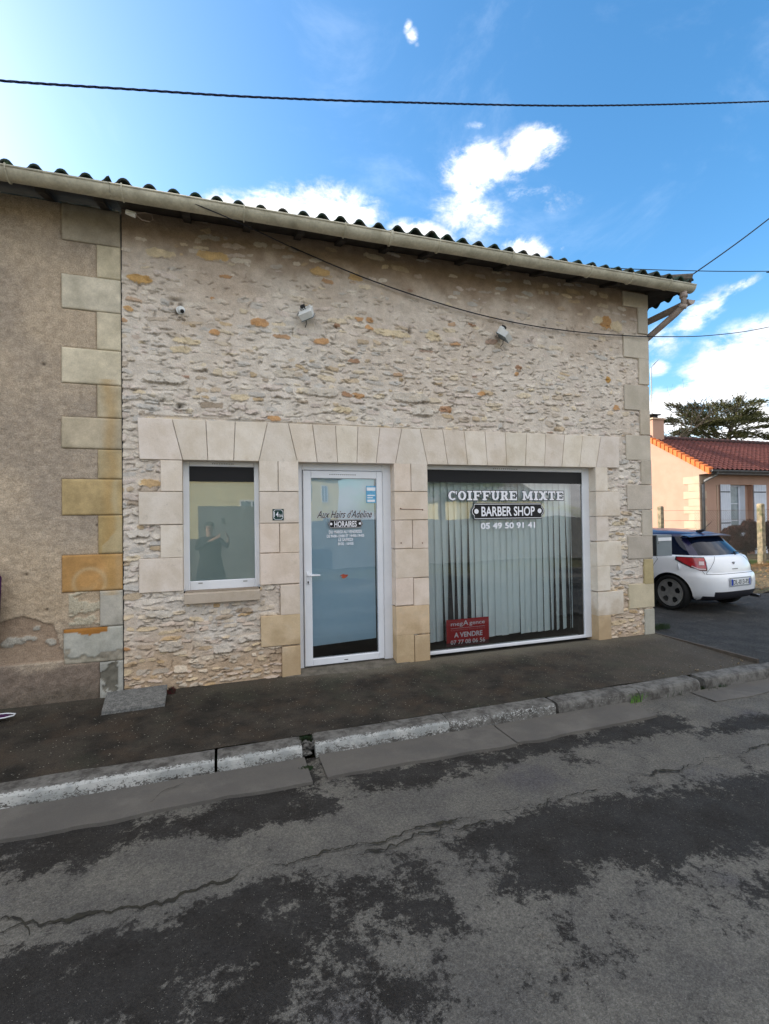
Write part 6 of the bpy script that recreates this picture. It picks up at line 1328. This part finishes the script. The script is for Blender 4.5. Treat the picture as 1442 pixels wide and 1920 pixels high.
# ============================================================ the photographer (reflected in the small window)
def person(x, y, gz_):
    o = empty('person', (x, y, gz_), 'person in dark knee length coat holding up a phone, seen reflected in the small window', 'person')
    J = {'pel': (0, 0, .95, .15), 'waist': (0, 0, 1.10, .135), 'chest': (0, .01, 1.32, .155), 'neck': (0, .01, 1.49, .055), 'head0': (0, .03, 1.57, .07), 'head1': (0, .03, 1.66, .088), 'head2': (0, .02, 1.73, .06),
         'shL': (-.18, .0, 1.42, .06), 'elL': (-.26, .12, 1.20, .045), 'wrL': (.12, .24, 1.43, .028), 'shR': (.18, .0, 1.42, .06), 'elR': (.33, .12, 1.24, .045), 'wrR': (.36, .24, 1.44, .028),
         'hipL': (-.09, 0, .88, .095), 'knL': (-.10, .02, .48, .06), 'anL': (-.11, -.01, .08, .042), 'toL': (-.12, .14, .035, .035), 'hipR': (.09, 0, .88, .095), 'knR': (.11, .03, .48, .06), 'anR': (.12, .0, .08, .042), 'toR': (.14, .15, .035, .035)}
    E = [('pel', 'waist'), ('waist', 'chest'), ('chest', 'neck'), ('neck', 'head0'), ('head0', 'head1'), ('head1', 'head2'), ('chest', 'shL'), ('shL', 'elL'), ('elL', 'wrL'), ('chest', 'shR'), ('shR', 'elR'), ('elR', 'wrR'), ('pel', 'hipL'), ('hipL', 'knL'), ('knL', 'anL'), ('anL', 'toL'), ('pel', 'hipR'), ('hipR', 'knR'), ('knR', 'anR'), ('anR', 'toR')]
    # hands: five fingers each curling round the phone edges
    for s_, wr in ((-1, 'wrL'), (1, 'wrR')):
        w_ = Vector(J[wr][:3]); ph = Vector((.27, .27, 1.50)); dr = (ph+Vector((s_*.06, 0, 0))-w_); dr.normalize(); pm = w_+dr*.05; J['palm'+wr] = (*pm, .026); E.append((wr, 'palm'+wr))
        for k in range(4):
            base = pm+Vector((0, -.0, .024-.016*k))+dr*.02; m1 = base+dr*.025+Vector((0, .022, .004)); t1 = m1+Vector((-s_*.016, .012, .002)); J[f'{wr}f{k}a'] = (*base, .0095); J[f'{wr}f{k}b'] = (*m1, .0085); J[f'{wr}f{k}c'] = (*t1, .0075)
            E += [('palm'+wr, f'{wr}f{k}a'), (f'{wr}f{k}a', f'{wr}f{k}b'), (f'{wr}f{k}b', f'{wr}f{k}c')]
        t0 = pm+Vector((-s_*.01, -.018, .01)); t1 = t0+Vector((-s_*.028, -.004, .016)); J[wr+'ta'] = (*t0, .011); J[wr+'tb'] = (*t1, .009); E += [('palm'+wr, wr+'ta'), (wr+'ta', wr+'tb')]
    keys = list(J); me = bpy.data.meshes.new('body'); me.from_pydata([J[k][:3] for k in keys], [(keys.index(a), keys.index(c)) for a, c in E], [])
    ob = bpy.data.objects.new('body', me); S.collection.objects.link(ob); ob.parent = o
    sk = ob.modifiers.new('s', 'SKIN')
    for i, k in enumerate(keys): me.skin_vertices[0].data[i].radius = (J[k][3], J[k][3]*(.8 if k in ('pel', 'waist', 'chest') else 1)); me.skin_vertices[0].data[i].use_root = (i == 0)
    sb = ob.modifiers.new('u', 'SUBSURF'); sb.levels = 2; sb.render_levels = 2
    bpy.context.view_layer.update(); dg = bpy.context.evaluated_depsgraph_get(); nm = bpy.data.meshes.new_from_object(ob.evaluated_get(dg)); ob.modifiers.clear(); ob.data = nm
    nm.materials.clear(); nm.materials.append(M['skin']); nm.materials.append(M['coat'])
    for p_ in nm.polygons: c = p_.center; p_.use_smooth = True; p_.material_index = 1 if (c.z < 1.47 and not (c.y > .215 and c.z > 1.36)) else 0
    b = MB(); N = 24; vs = []
    for (z, a, d) in ((1.45, .13, .10), (1.40, .21, .13), (1.25, .215, .155), (1.08, .19, .15), (.9, .235, .18), (.6, .29, .22), (.52, .30, .23)):
        for k in range(N): an = 2*math.pi*k/N; r_ = 1+.03*math.sin(5*an+z*3); vs.append((a*math.cos(an)*r_, d*math.sin(an)*r_, z))
    b.add(vs, [(i*N+k, i*N+(k+1) % N, (i+1)*N+(k+1) % N, (i+1)*N+k) for i in range(6) for k in range(N)]); b.build('coat', 'coat', o, local=True, smooth=True)
    b = MB(); vs = []
    for i in range(9):
        ph = math.pi*i/12.
        for k in range(N): an = 2*math.pi*k/N; vs.append((.098*math.sin(ph)*math.cos(an), .012+.105*math.sin(ph)*math.sin(an)-.012, 1.665+.112*math.cos(ph)+(.05 if math.sin(an) > .4 and i > 5 else 0)))
    b.add(vs, [(i*N+k, i*N+(k+1) % N, (i+1)*N+(k+1) % N, (i+1)*N+k) for i in range(8) for k in range(N)]); b.build('hair', 'dark_plastic', o, local=True, smooth=True)
    b = MB()
    for s_ in (-1, 1): b.tube([(s_*.03, .108, 1.655), (s_*.03, .119, 1.655)], [.011, .008], 8)
    b.tube([(-.022, .108, 1.585), (.022, .108, 1.585)], .006, 6); b.build('eyes_and_mouth', 'dark_plastic', o, local=True)
    b = MB(); b.tube([(0, .105, 1.655), (0, .135, 1.62), (0, .11, 1.61)], [.008, .015, .01], 8); b.build('nose', 'skin', o, local=True, smooth=True)
    b = MB(); b.box(-.10, -.085, 0, 0, 0, 0)
    return o
per = person(-.27, -5.47, ROADZ)
b = MB(); b.box(-.04, .04, -5.172, -5.163, 1.56, 1.70, bev=.002)
tag(b.build('phone', 'dark_plastic'), 'dark phone held upright in front of the photographer', 'phone')
